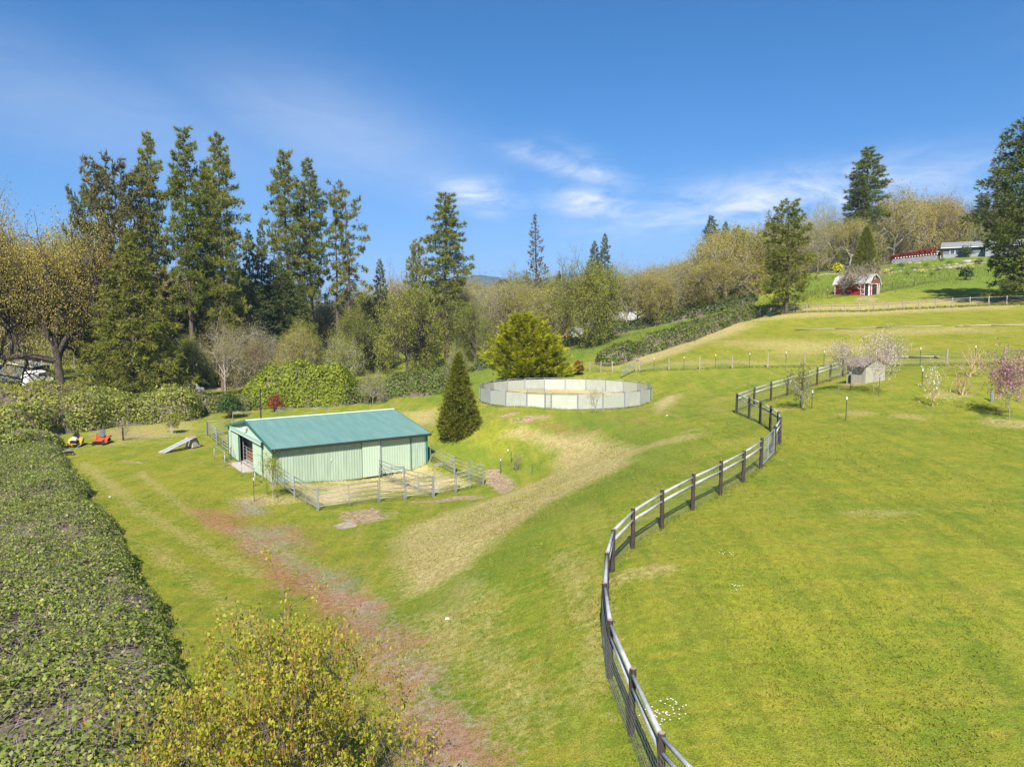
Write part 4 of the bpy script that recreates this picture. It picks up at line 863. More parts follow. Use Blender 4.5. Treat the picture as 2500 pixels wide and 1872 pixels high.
a, c, ht = conifer(35, 24, .05, 7.2, lambda t: (.30+.75*math.sin(math.pi*min(1, .12+t*.8))**.9)*(1-.25*t), 175, M['f_pine2'], M['bark'], up=.12, droop=.25, tuft=.55, k=8, width=.12, per_m=2.5, gap=.1, sub=.4); reg('bigpine', 'broad_pine', '', 'tree', a, c, None, 7.2, 24)
a, c, ht = conifer(36, 24, .01, 7.6, lambda t: (1-t)**.85*1.0+.05 if t > .12 else .8+t*1.2, 230, M['f_cedar'], M['barkd'], up=.25, droop=.38, tuft=.62, k=8, width=.14, per_m=2.1, gap=.12, sub=.36, spread=.65, kind='fir', inner=.4, dead=14); reg('cedar', 'incense_cedar', '', 'tree', a, c, None, 7.6, 24)
a, c, ht = conifer(37, 26, .1, 6.2, lambda t: .5+.5*math.sin(math.pi*min(1, .1+t*.85)), 80, M['f_brown'], M['barkd'], up=.45, droop=.12, tuft=.6, k=8, width=.15, per_m=3.4, gap=.2, sub=.42, lean=-.04, inner=.2); reg('darkfir', 'dark_conifer', '', 'tree', a, c, None, 6.2, 26)
oak_cfg = [('oak0', 'f_oak', 'barkg', 41, .7), ('oak1', 'f_oak', 'barkg', 42, .9), ('oak2', 'f_oak', 'barkb', 43, .8), ('oak3', 'f_oakg', 'barkd', 44, .75), ('oak4', 'f_oakt', 'barkb', 45, .6)]
for key, f, bk, sd_, sp_ in oak_cfg:
    a, c, ex, rad = broadleaf(sd_, 15, sp_, 5.0, M[f], M[bk], (7, 6, 6, 5), .25, 10, tr=.34, up=.38, lsp=.8, wig=.2); reg(key, 'oak_tree', '', 'tree', a, c, None, rad, 15)
for key, f, bk, sd_ in (('bare0', 'f_grey', 'barkb', 51), ('bare1', 'f_oak', 'barkg', 52), ('bare2', 'f_oakt', 'barkb', 53)):
    a, c, ex, rad = broadleaf(sd_, 14, .55, 5.5, M[f], M[bk], (7, 6, 6, 5), .18, 4, tr=.24, up=.46, lsp=.8, wig=.17); reg(key, 'bare_tree', '', 'tree', a, c, None, rad, 14)
a, c, ex, rad = broadleaf(54, 9, .55, 2.2, M['f_oakg'], M['barkg'], (6, 6, 5, 4), .20, 6, tr=.16, up=.4, lsp=.7); reg('spring', 'leafing_tree', '', 'tree', a, c, None, rad, 9)
a, c, ex, rad = broadleaf(55, 18, .55, 5.4, M['f_oak'], M['barkd'], (7, 6, 6, 5), .19, 19, tr=.55, up=.36, lsp=1.2, wig=.22); reg('bigoak', 'large_oak', '', 'tree', a, c, None, rad, 18)
print('protos', sum(len(p[1].polygons)+len(p[2].polygons)*2 for p in PROTO.values()))
def plant(key, loc, height, width=None, label='', group=None, rot=None, name=None, seed=[0]):
    """a tree of that kind, that tall (m), its crown that wide"""
    nm, tm, cm, ex, rad, ht, cat = PROTO[key]; seed[0] += 1; s = height/ht; sx = s if width is None else width/(2*rad)
    t = thing(name or nm, label, cat, (loc[0], loc[1], loc[2]-.1), (seed[0]*2.399) % 6.28 if rot is None else rot, group, (sx, sx, s))
    obj('trunk', tm, t); obj('crown', cm, t); return t
def plant_px(key, px, top, base, depth=None, w=None, label='', group=None, **k):
    """from the photo: foot of the trunk, top of the crown; the foot stands on the ground"""
    p = hit(px, base) if depth is None else P_depth(px, base, depth); x, y = p[0], p[1]; z = h(x, y)
    zt = P_depth(px, top, y)[2]; wm = None if w is None else w*y/FPX
    return plant(key, (x, y, z), max(1.0, zt-z), wm, label, group, **k)
# ---------------------------------------------------------------- trees of the photograph, one by one
def row_px(key, px, top, depth, w, label, group=None, **k): return plant_px(key, px, top, 800, depth, w, label, group, **k)
KIND = {'oak0': 'yellow-budding oak', 'oak1': 'broad yellow-budding oak', 'oak2': 'brown-limbed yellow-budding oak', 'oak3': 'fresh green oak', 'oak4': 'brown twiggy tan-budded tree', 'bare0': 'grey leafless tree', 'bare1': 'thinly leafed grey-barked tree', 'bare2': 'brown leafless tree with tan buds', 'fir0': 'dark fir'}
GP = 'tall pines behind the hedge'
row_px('pine1', 377, 326, 116, 82, 'tall slim pine left of the two tallest pines, its trunk bare below', GP)
row_px('pine0', 474, 318, 118, 112, 'tallest pine of the stand beside the big cedar', GP)
row_px('pine2', 543, 330, 121, 118, 'tall pine with bare double-looking trunk and drooping side branches', GP)
row_px('pine1', 516, 395, 127, 80, 'pine half hidden between the two tallest pines', GP)
row_px('darkfir', 300, 414, 112, 190, 'broad brownish dark conifer rising behind the big cedar', 'tall conifers behind the hedge')
row_px('darkfir', 238, 470, 118, 120, 'lower brownish conifer at the edge of the tall pines', 'tall conifers behind the hedge')
row_px('fir0', 612, 560, 135, 90, 'mid-sized fir between the two stands of tall pines', 'tall conifers behind the hedge')
row_px('fir1', 640, 541, 140, 72, 'pointed fir between the two stands of tall pines', 'tall conifers behind the hedge')
row_px('pine2', 712, 370, 148, 108, 'tall full pine with grey dead lower branches', GP)
row_px('pine1', 764, 390, 152, 78, 'slender pine with long bare trunk in the second stand', GP)
row_px('open0', 820, 450, 152, 86, 'open pine with mop-like top beside the leaning pine', GP)
row_px('open1', 858, 466, 150, 104, 'leaning open-crowned pine at the end of the second stand', GP)
row_px('fir0', 932, 632, 165, 66, 'small dense pointed fir before the distant hills', 'scattered conifers above the wood')
row_px('youngpine', 1017, 588, 175, 82, 'light open pine beside the tall lone pine', 'scattered conifers above the wood')
row_px('pine2', 1088, 472, 150, 122, 'tall lone pine with one long branch reaching right', GP)
row_px('sparsefir', 1311, 522, 172, 86, 'thin see-through fir with grey upswept branches', 'scattered conifers above the wood')
row_px('fir0', 1448, 588, 178, 62, 'left fir of a close pair above the oaks', 'scattered conifers above the wood')
row_px('fir1', 1471, 569, 178, 54, 'right pointed fir of a close pair above the oaks', 'scattered conifers above the wood')
row_px('fir1', 1366, 660, 185, 36, 'small fir tip just above the wood', 'scattered conifers above the wood')
row_px('fir1', 1729, 526, 165, 84, 'dark fir half hidden behind the hillside oaks', 'conifers on the hill')
row_px('fir0', 1766, 540, 175, 52, 'small dark fir top behind the hillside oaks', 'conifers on the hill'); row_px('fir0', 1795, 548, 175, 40, 'lowest dark fir top behind the hillside oaks', 'conifers on the hill')
row_px('sparsefir', 1871, 512, 172, 56, 'thin fir behind the full pine on the hill', 'conifers on the hill')
plant_px('youngpine', 1918, 490, 768, 112, 150, 'full round-topped pine casting shade on the rail fence', None, name='full_pine')
row_px('pine1', 2107, 360, 182, 92, 'tall pine behind the red shed, taller of a pair', 'conifers on the hill')
row_px('fir1', 2080, 418, 178, 96, 'dark fir behind the red shed, shorter of a pair', 'conifers on the hill')
row_px('sparsefir', 2408, 356, 205, 118, 'brownish see-through fir behind the grey house', 'conifers on the hill')
row_px('fir0', 2380, 470, 200, 90, 'dark fir low behind the grey house', 'conifers on the hill')
row_px('bigpine', 2512, 300, 96, 300, 'large broad pine towering at the paddock edge by the hill fence', None, name='broad_pine')
# left side
row_px('cedar', 320, 560, 93, 290, 'large bushy incense cedar reaching to the ground behind the mowers', None)
t_bigoak = row_px('bigoak', 146, 590, 104, 340, 'large old oak with massive dark forked trunk left of the cedar', 'oaks left of the cedar', rot=.6)
row_px('bigoak', -60, 520, 100, 340, 'spreading oak at the meadow edge beyond the bramble, limbs gnarled', 'oaks left of the cedar', rot=2.2)
row_px('oak1', 215, 580, 128, 220, 'tan budding oak behind the massive trunked oak', 'oaks left of the cedar')
row_px('oak2', 60, 600, 135, 240, 'tan budding oak in the back row left of the cedar', 'oaks left of the cedar')
row_px('oak4', -20, 640, 150, 240, 'brown twiggy oak in the back row left of the cedar', 'oaks left of the cedar')
row_px('fir0', 672, 640, 138, 175, 'dense low dark conifer in front of the second pine stand', 'tall conifers behind the hedge', name='bushy_conifer')
row_px('fir1', 560, 700, 150, 130, 'dense dark conifer low among the pine trunks', 'tall conifers behind the hedge', name='bushy_conifer')
for k, px, top, dep, w in [('fir0', 590, 655, 132, 130), ('fir0', 700, 655, 134, 140), ('fir1', 738, 690, 142, 110), ('fir1', 630, 690, 128, 120), ('fir0', 430, 690, 120, 150), ('fir1', 490, 720, 126, 130), ('fir0', 905, 735, 160, 110)]:
    row_px(k, px, top, dep, w, 'dense low conifer filling the gap between the tall pine trunks', 'low conifers among the pine trunks', name='bushy_conifer')
for k, px, top, dep, w in [('oak0', 570, 690, 160, 190), ('oak2', 660, 720, 165, 180), ('oak1', 790, 745, 165, 170), ('oak3', 745, 790, 130, 110), ('oak0', 880, 715, 175, 170), ('oak3', 1060, 760, 155, 130), ('oak2', 450, 660, 150, 190)]:
    row_px(k, px, top, dep, w, KIND[k]+' under and behind the tall pines', 'budding trees under the pines')
row_px('oak3', 993, 716, 138, 215, 'yellow-green oak in front of the tall lone pine', None)
row_px('oak3', 880, 760, 150, 120, 'smaller yellow-green oak beside the mown verge', None)
row_px('spring', 830, 824, 118, 110, 'small yellow leafing tree behind the bright hedge', None)
row_px('spring', 1118, 850, 98, 70, 'pale willowy sapling behind the dark cone-shaped tree', None)
row_px('spring', 906, 905, 97, 62, 'little white-trunked yellow tree in front of the bramble bank', None)
row_px('oak4', 585, 700, 130, 150, 'orange-brown budding tree beneath the tall pines', None)
GW = 'bare and budding trees behind the round pen'
wood_bits = [('bare0', 650, 800, 118, 110), ('oak0', 720, 810, 115, 110), ('bare1', 545, 790, 112, 130), ('oak3', 470, 830, 108, 90), ('oak4', 610, 830, 116, 100)]
for k, px, top, dep, w in wood_bits: row_px(k, px, top, dep, w, KIND[k]+' by the gravel lane beneath the tall pines', 'twiggy trees by the lane')
for k, px, top, dep, w in [('oak3', 1165, 745, 140, 110), ('bare0', 1210, 700, 150, 120), ('oak2', 1255, 705, 150, 150), ('bare1', 1290, 690, 155, 130), ('oak0', 1335, 700, 146, 150), ('oak3', 1375, 715, 142, 120), ('bare1', 1180, 690, 165, 130), ('oak0', 1225, 695, 175, 150), ('bare2', 1140, 720, 168, 110)]:
    row_px(k, px, top, dep, w, KIND[k]+' in the wood behind the golden bush', GW)
row_px('oak3', 1425, 650, 126, 190, 'yellow-green oak with dark leaning trunk in front of the white building', None)
row_px('bare1', 1530, 645, 140, 130, 'nearly bare oak with dark mistletoe clumps above the white building', None)
GH = 'oaks along the top of the green slope'
for k, px, top, dep, w in [('oak0', 1480, 690, 142, 120), ('oak3', 1555, 700, 146, 110), ('oak2', 1585, 672, 138, 130), ('bare1', 1630, 665, 142, 130), ('oak1', 1660, 660, 150, 140), ('bare0', 1690, 650, 146, 130), ('oak2', 1738, 640, 140, 140), ('oak0', 1770, 585, 145, 190), ('oak1', 1800, 560, 152, 210), ('bare1', 1745, 600, 158, 150), ('oak2', 1840, 575, 150, 190), ('oak4', 1880, 560, 160, 170), ('oak0', 1690, 640, 162, 150), ('bare2', 1610, 660, 160, 120)]:
    row_px(k, px, top, dep, w, KIND[k]+' in the row along the top of the green slope', GH)
GHH = 'oaks behind the red shed'
for k, px, top, dep, w in [('bare1', 1992, 505, 165, 120), ('oak1', 2068, 540, 158, 105), ('oak0', 2172, 480, 190, 160), ('oak2', 2235, 490, 200, 150), ('bare2', 2311, 478, 205, 140), ('oak1', 2270, 500, 210, 150), ('bare0', 2140, 520, 200, 130), ('oak4', 2360, 520, 215, 130), ('oak2', 2020, 545, 185, 120), ('bare1', 1950, 540, 180, 110), ('oak0', 2440, 500, 215, 150), ('bare0', 2210, 545, 225, 120)]:
    row_px(k, px, top, dep, w, KIND[k]+' on the hilltop behind the red shed', GHH)
row_px('spring', 2372, 545, 198, 60, 'bright green leafing tree behind the grey house roof', None)
# the back of the wood, seen through the gaps
rs = np.random.RandomState(77); GB = 'trees at the back of the wood'
for i, px in enumerate(np.arange(-140, 2560, 46)):
    top = np.interp(px, [-140, 100, 350, 600, 900, 1200, 1500, 1700, 1850, 2000, 2300, 2560], [590, 610, 670, 705, 705, 682, 668, 625, 580, 545, 525, 505])+rs.uniform(-10, 22)
    dep = rs.uniform(175, 225) if px < 1850 else rs.uniform(215, 260)
    kk = ['bare0', 'oak2', 'oak3', 'oak4', 'bare1', 'oak1', 'fir0', 'oak0'][rs.randint(8)]; row_px(kk, px+rs.uniform(-14, 14), top, dep, rs.uniform(105, 165), KIND[kk]+' at the back of the wood', GB)
# ------------ shaped evergreens and bushes near the pens
tm, cm = dense_cone(61, 7.6, 2.1, M['f_cone'], M['barkd'], n=11000, leaf=.15, k=4, tuft=.30, width=.45, rough=.13, shape=lambda u: np.clip(1-u, 0, 1)**.78*np.where(u < .08, .8+2.5*u, 1.0)+.02, updir=1.0)
rs = np.random.RandomState(161); nc = 420; u = rs.rand(nc)**1.35; azc = rs.rand(nc)*6.28; rad_ = 1.78*np.clip(1-u, 0, 1)**.82*np.where(u < .08, .78+2.7*u, 1)*rs.uniform(.78, 1.10, nc); cz_ = 7.3*(.04+.96*u)
cl_r = .18+.30*(1-u); Cc = np.c_[rad_*np.cos(azc), rad_*np.sin(azc), cz_]; kk = np.repeat(np.arange(nc), 34); off = rs.normal(size=(len(kk), 3))*.5*cl_r[kk][:, None]*np.array([1, 1, 1.25])
Dd = unit(np.c_[np.cos(azc)[kk], np.sin(azc)[kk], np.full(len(kk), .9)]+off*1.2); V, F = needle_tris(Cc[kk]+off, Dd, rs, 3, .26, .07, .5); cm = mesh_from('crown', V, F, M['f_cone'])
p = hit(1121, 1058); t = thing('giant_sequoia', 'dark green cone-shaped evergreen standing alone between barn and round pen', 'tree', (p[0], p[1], p[2]-.15)); obj('trunk', tm, t); obj('crown', cm, t)
# golden cypress: two feathery leaders, branches sweeping up from the ground
p = P_depth(1288, 917, 93); z = h(p[0], p[1]); t = thing('golden_cypress', 'wide golden-green cypress bush with feathery upswept sprays behind the round pen', 'bush', (p[0], p[1], z-.1))
for dx, Hc, Rc, sd_, nbr in ((-.5, 8.5, 5.0, 62, 330), (2.0, 6.0, 3.7, 162, 190)):
    a, c, _ = conifer(sd_, Hc, .01, Rc, lambda u: (1-u)**.85*1.08+.05, nbr, M['f_gold'], M['barkd'], up=.70, droop=.02, tuft=.62, k=6, width=.10, per_m=2.6, gap=.35, sub=.13, spread=.24, inner=.45, trunk_r=.14); obj('trunk', a, t, (dx, 0, 0)); obj('crown', c, t, (dx, 0, 0))
def bush_px(seed, px, base, wpx, hpx, mt, label, name, depth=None, n=3000, leaf=.13, group=None, mb='barkd', rough=.22):
    p = hit(px, base) if depth is None else P_depth(px, base, depth); y = p[1]; Rr = wpx/2*y/FPX; Ht = hpx*y/FPX
    a, c = shrub(seed, Ht, Rr, M[mt], M[mb], n, leaf, rough); t = thing(name, label, 'bush', (p[0], p[1], h(p[0], p[1])-.05), 0, group); obj('stems', a, t); obj('foliage', c, t); return t
bush_px(63, 1412, 915, 26, 36, 'f_red', 'clipped red-leaved bush beside the braced fence', 'photinia_bush', n=2600, leaf=.13, rough=.12)
bush_px(64, 673, 1018, 34, 44, 'f_red', 'small red-leaved bush in front of the bright green hedge', 'red_shrub', depth=92, n=1200, leaf=.16)
bush_px(65, 562, 1030, 54, 62, 'f_dark', 'rounded dark evergreen shrub left of the bow gates', 'evergreen_shrub', depth=86, n=3000, leaf=.18)
bush_px(66, 2357, 628, 30, 27, 'f_dark', 'rounded green shrub against the grey house wall', 'house_shrub', depth=182, n=1200, leaf=.3)
bush_px(67, 2045, 668, 26, 24, 'f_yel', 'bright yellow flowering shrub above the red shed', 'forsythia', depth=151, n=1400, leaf=.25)
bush_px(68, 2358, 683, 28, 30, 'f_dark', 'small young conifer on the slope below the rock beds', 'young_conifer', depth=131, n=1200, leaf=.3)
tm, cm = dense_cone(69, 9.4, 2.75, M['f_cone'], M['barkd'], n=7000, leaf=.2, pw=.7, k=3, tuft=.42, width=.45, rough=.05, updir=1.0)
p = P_depth(2112, 662, 151); t = thing('arborvitae', 'dark cone-shaped arborvitae on the hill behind the red shed', 'tree', (p[0], p[1], h(p[0], p[1])-.1)); obj('trunk', tm, t); obj('crown', cm, t)
# ---------------------------------------------------------------- red gambrel shed on the hill
M['barnred'] = mat('barn_red_boards', (.24, .022, .020), (.33, .035, .030), rough=.75, scale=3, stretch=(6, 6, .4), bump=.3)
M['tin'] = mat('old_tin_roof', (.40, .39, .38), (.54, .53, .52), rough=.5, scale=1.4, stretch=(1, .3, .3), spec=.4)
M['tinr'] = mat('rusty_roof_sheet', (.30, .22, .18), (.42, .34, .29), rough=.7, scale=2)
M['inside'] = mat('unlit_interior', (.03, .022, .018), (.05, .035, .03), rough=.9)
sp0 = P_depth(2038, 716, 121); SL, SW, SH = 5.9, 3.0, 1.75
ang = R(-55); t = thing('gambrel_shed', 'small red wooden shed with pale tin gambrel roof and white trim on the hill', 'shed', (sp0[0], sp0[1], h(sp0[0]+1.2, sp0[1]-1.6)+.05), ang)
MB().box((SL/2, 0, SH/2-.6), (SL, .06, SH+1.2)).build('wall', M['barnred'], t); MB().box((SL/2, SW, SH/2-.3), (SL, .06, SH+.6)).build('wall', M['barnred'], t)
gp = [(0, -1.2), (SW, -1.2), (SW, SH), (SW-.55, SH+1.0), (SW/2, SH+1.45), (.55, SH+1.0), (0, SH)]
for xx in (0, SL):
    b = MB(); b.poly([(xx, y, z) for y, z in (gp if xx else gp[::-1])]); b.build('wall', M['barnred'], t)
seg = [(-.28, SH-.12), (.52, SH+1.03), (SW/2, SH+1.5), (SW-.52, SH+1.03), (SW+.28, SH-.12)]
n = 8
for k in range(n):
    x0 = -.25+(SL+.5)*k/n; x1 = -.25+(SL+.5)*(k+1)/n-.012; b = MB(); d_ = .006*(k % 2)
    for (y0, z0), (y1, z1) in zip(seg[:-1], seg[1:]): b.poly([(x0, y0, z0+d_), (x1, y0, z0+d_), (x1, y1, z1+d_), (x0, y1, z1+d_)])
    b.build('roof_sheet', M['tinr'] if k == 1 else M['tin'], t)
for xx in (-.27, SL+.27):
    b = MB()
    for (y0, z0), (y1, z1) in zip(seg[:-1], seg[1:]): b.beam((xx, y0, z0-.06), (xx, y1, z1-.06), .04, .12)
    b.build('barge_board', M['white'], t)
for x, y in ((.05, -.05), (SL-.05, -.05), (SL+.03, .06), (SL+.03, SW-.06)): MB().box((x, y, SH/2-.2), (.14 if y < 0 else .05, .05 if y < 0 else .14, SH+.4)).build('corner_board', M['white'], t)
MB().box((SL-.42, -.06, SH/2-.25), (.5, .03, SH+.3)).build('doorway', M['inside'], t)
d = MB().box((SL-1.05, -.09, SH/2-.2), (.72, .04, SH+.1)).build('door', M['barnred'], t); b = MB()
for z in (-.05, .75, 1.55): b.box((SL-1.05, -.12, z), (.72, .03, .09))
for x in (SL-1.38, SL-.72): b.box((x, -.118, SH/2-.2), (.08, .03, SH+.1))
b.beam((SL-1.36, -.122, 0), (SL-.74, -.122, .72), .03, .08, (0, 1, 0)); b.build('door_brace', M['white'], d)
b = MB(); b.box((SL+.04, SW/2, .75), (.03, 1.5, 1.7)); b.build('doorway', M['inside'], t)
b = MB(); b.box((SL+.05, SW/2, 1.65), (.05, 1.9, .1))
for y in (SW/2-.85, SW/2+.85): b.box((SL+.05, y, .7), (.05, .14, 1.8))
b.build('door_trim', M['white'], t); MB().box((SL+.04, SW/2, SH+.75), (.04, .4, .35)).build('gable_vent', M['white'], t)
# ---------------------------------------------------------------- grey house
M['greywall'] = mat('grey_blue_siding', (.135, .16, .19), (.165, .19, .22), rough=.8, scale=1, stretch=(1, 1, 10))
M['greyblock'] = mat('pale_grey_base', (.25, .27, .295), (.32, .34, .365), rough=.85, scale=2)
M['shingle'] = mat('grey_shingles', (.19, .20, .205), (.265, .275, .28), rough=.9, scale=5, bump=.4)
M['glass'] = mat('window_glass', (.05, .06, .08), (.08, .10, .13), rough=.08, spec=.6)
M['cream'] = mat('cream_wall', (.55, .52, .44), (.63, .60, .52), rough=.8)
p = P_depth(2302, 629, 186); HL, HW = 17.5, 8.0
t = thing('grey_house', 'low grey house with shingled roof standing on top of the hill', 'house', (p[0], p[1], h(p[0], p[1])-.1), R(-32))
MB().box((HL/2, HW/2, -.7), (HL, HW, 3.6)).build('base_wall', M['greyblock'], t); MB().box((HL/2, HW/2, 1.9), (HL+.04, HW+.04, 1.6)).build('wall', M['greywall'], t)
rz_ = 2.65; nrow = 9
rf = None
for k in range(nrow):
    y0 = -.6+(HW/2+.6)*k/nrow; y1 = -.6+(HW/2+.6)*(k+1)/nrow+.06; sl = 1.75/(HW/2+.6); z0 = rz_+(y0+.6)*sl+.03; z1 = rz_+(y1+.6)*sl
    MB().poly([(-.6, y0, z0), (HL+.6, y0, z0), (HL+.6, y1, z1), (-.6, y1, z1)]).build('roof_course', M['shingle'], t)
MB().poly([(-.6, HW/2, rz_+1.75), (HL+.6, HW/2, rz_+1.75), (HL+.6, HW+.6, rz_), (-.6, HW+.6, rz_)]).build('roof', M['shingle'], t)
for xx in (0.0, HL): MB().poly([(xx, 0, 2.6), (xx, HW, 2.6), (xx, HW/2, rz_+1.6)]).build('gable', M['greywall'], t)
MB().beam((-.6, -.63, rz_-.02), (HL+.6, -.63, rz_-.02), .05, .16).build('fascia', M['white'], t)
w = MB().box((2.6, -.05, 1.65), (2.3, .06, 1.35)).build('window', M['white'], t)
for x in (2.05, 3.15): MB().box((x, -.09, 1.65), (.95, .03, 1.15)).build('pane', M['glass'], w)
w = MB().box((9.5, -.05, 1.7), (1.6, .06, 1.2)).build('window', M['white'], t); MB().box((9.5, -.09, 1.7), (1.4, .03, 1.0)).build('pane', M['glass'], w)
b = MB(); b.poly([(9.0, -2.2, 2.9), (13.5, -2.2, 2.9), (11.25, -2.2, 4.1)]); b.build('gable', M['white'], t)
b = MB(); b.poly([(8.6, -2.6, 2.75), (11.25, -2.6, 4.25), (11.25, HW/2, 4.3), (8.6, HW/2, 2.8)]); b.poly([(13.9, -2.6, 2.75), (11.25, -2.6, 4.25), (11.25, HW/2, 4.3), (13.9, HW/2, 2.8)]); b.build('porch_roof', M['shingle'], t)
MB().box((11.25, -1.1, 1.4), (4.4, 2.1, 3.0)).build('porch', M['greyblock'], t)
an = MB().box((-1.7, 2.5, 1.05), (2.6, 3.4, 2.3)).build('annexe', M['cream'], t); MB().box((-1.2, .78, .9), (1.2, .05, 1.7)).build('doorway', M['inside'], an)
MB().poly([(-3.3, .3, 2.25), (0, .3, 2.7), (0, 4.4, 2.7), (-3.3, 4.4, 2.25)]).build('annexe_roof', M['tin'], an)
MB().lathe((6, 5.2, 4.1), [(.12, 0), (.12, .7), (.15, .72)], 8).build('vent_pipe', M['galvdk'], t)
M['greyroof2'] = mat('grey_wall_block', (.16, .16, .17), (.24, .24, .25), rough=.9)
# hedge and low wall left of the house
p = P_depth(2176, 640, 182); q = P_depth(2284, 628, 184)
rs = np.random.RandomState(5); n = 5000; s = rs.rand(n); Cn = np.c_[p[0]+(q[0]-p[0])*s, p[1]+(q[1]-p[1])*s+rs.normal(size=n)*.4, np.zeros(n)]; Cn[:, 2] = H(Cn[:, 0], Cn[:, 1])+1.0+rs.rand(n)*(1.2+.7*s)
V, F = leaf_quads(Cn-np.array([p[0], p[1], h(p[0], p[1])]), .28, rs, .7); t = thing('red_hedge', 'long clipped red-leaved hedge on a grey wall beside the house', 'hedge', (p[0], p[1], h(p[0], p[1]))); obj('foliage', mesh_from('foliage', V, F, M['f_redhedge']), t)
W = Wood()
for k in range(14): s_ = k/13; W.add(np.array([[(q[0]-p[0])*s_, (q[1]-p[1])*s_, -.2+h(p[0]+(q[0]-p[0])*s_, p[1]+(q[1]-p[1])*s_)-h(p[0], p[1])], [(q[0]-p[0])*s_, (q[1]-p[1])*s_, 1.6+h(p[0]+(q[0]-p[0])*s_, p[1]+(q[1]-p[1])*s_)-h(p[0], p[1])]]), .06, .03, 4)
obj('stems', W.mesh('stems', M['barkd']), t)
n = 24; t = thing('block_wall', 'low grey block wall under the red hedge', 'wall', (p[0], p[1]-1.0, h(p[0], p[1]-1)))
for k in range(n):
    for r_ in range(3):
        s0 = (k+.5*(r_ % 2))/n; x = (q[0]-p[0])*s0; y = (q[1]-p[1])*s0; MB().box((x, y, h(p[0]+x, p[1]-1+y)-h(p[0], p[1]-1)+.12+r_*.36), ((q[0]-p[0])/n-.03, .35, .34)).build('block', M['greyroof2'], t)
# flower boxes: white flowers along the hedge
for k in range(16):
    s0 = (k+.5)/16; x = p[0]+(q[0]-p[0])*s0; y = p[1]-1.25+(q[1]-p[1])*s0; b = MB(); b.lathe((0, 0, 0), [(.03, 0), (.13, .08), (.15, .2), (.1, .3), (.02, .34)], 7)
    o = b.build('flower_clump', M['white'], None, label='white flower clump on the grey wall by the red hedge', category='flower', group='white flowers along the wall'); o.location = (x, y, h(x, y+.25)+1.12)
# ---------------------------------------------------------------- rock beds on the slope
M['rockg'] = mat('grey_rock', (.22, .21, .195), (.36, .345, .32), rough=.95, scale=2.5, bump=.6, bscale=6); M['rockt'] = mat('tan_rock', (.30, .185, .115), (.40, .29, .20), rough=.95, scale=2.5, bump=.6, bscale=6)
def rock_mesh(seed, m):
    rs = np.random.RandomState(seed); bm = bmesh.new(); bmesh.ops.create_icosphere(bm, subdivisions=2, radius=.5)
    for v in bm.verts:
        d = np.array(v.co); k = 1+.25*math.sin(d[0]*5+seed)+.2*math.sin(d[1]*7+seed*2)+rs.normal()*.05; v.co = Vector((d[0]*k*1.25, d[1]*k*.9, max(-.3, d[2]*k*.62)))
    me = bpy.data.meshes.new('rock'); bm.to_mesh(me); bm.free(); me.materials.append(m); return me
rocks = [rock_mesh(i, M['rockg'] if i % 2 else M['rockt']) for i in range(6)]
rs = np.random.RandomState(9)
rk = [(2165+ i*14, 657-i*.9, .6+.5*rs.rand()) for i in range(20)]+[(2150+i*16, 668-i*1.3, .7+.6*rs.rand()) for i in range(15)]+[(2320+i*11, 655-i*2.2, 1.0+.7*rs.rand()) for i in range(8)]+[(2218+i*13, 660-i*.9, .5+.5*rs.rand()) for i in range(12)]+[(2205, 643, 1.1), (2220, 642, 1.3), (2242, 641, 1.2), (2165, 660, 1.6), (2356, 640, 1.6), (2366, 638, 1.6), (2378, 637, 1.5)]
for i, (px, py, s) in enumerate(rk):
    g = hit(px, py+rs.uniform(-1.5, 1.5)); kind = rs.randint(6); o = obj('rock', rocks[kind], None, (g[0], g[1], g[2]-.08), (0, 0, rs.rand()*6.28), label='grey boulder edging the planted beds below the grey house' if kind % 2 else 'tan boulder edging the planted beds below the grey house', category='rock', group='boulders of the hillside beds'); o.scale = (s, s*.8, s*.8)
rs = np.random.RandomState(10)
for i in range(26):
    g = P_depth(1998+i*3.0, 668-i*.15+rs.uniform(-1, 1), 150); kind = rs.randint(6); o = obj('rock', rocks[kind], None, (g[0], g[1], h(g[0], g[1])+.05), (0, 0, rs.rand()*6.28), label='stone of the rubble row beside the yellow shrub', category='rock', group='stones of the rubble row'); s = .35+.4*rs.rand(); o.scale = (s, s, s*.8)
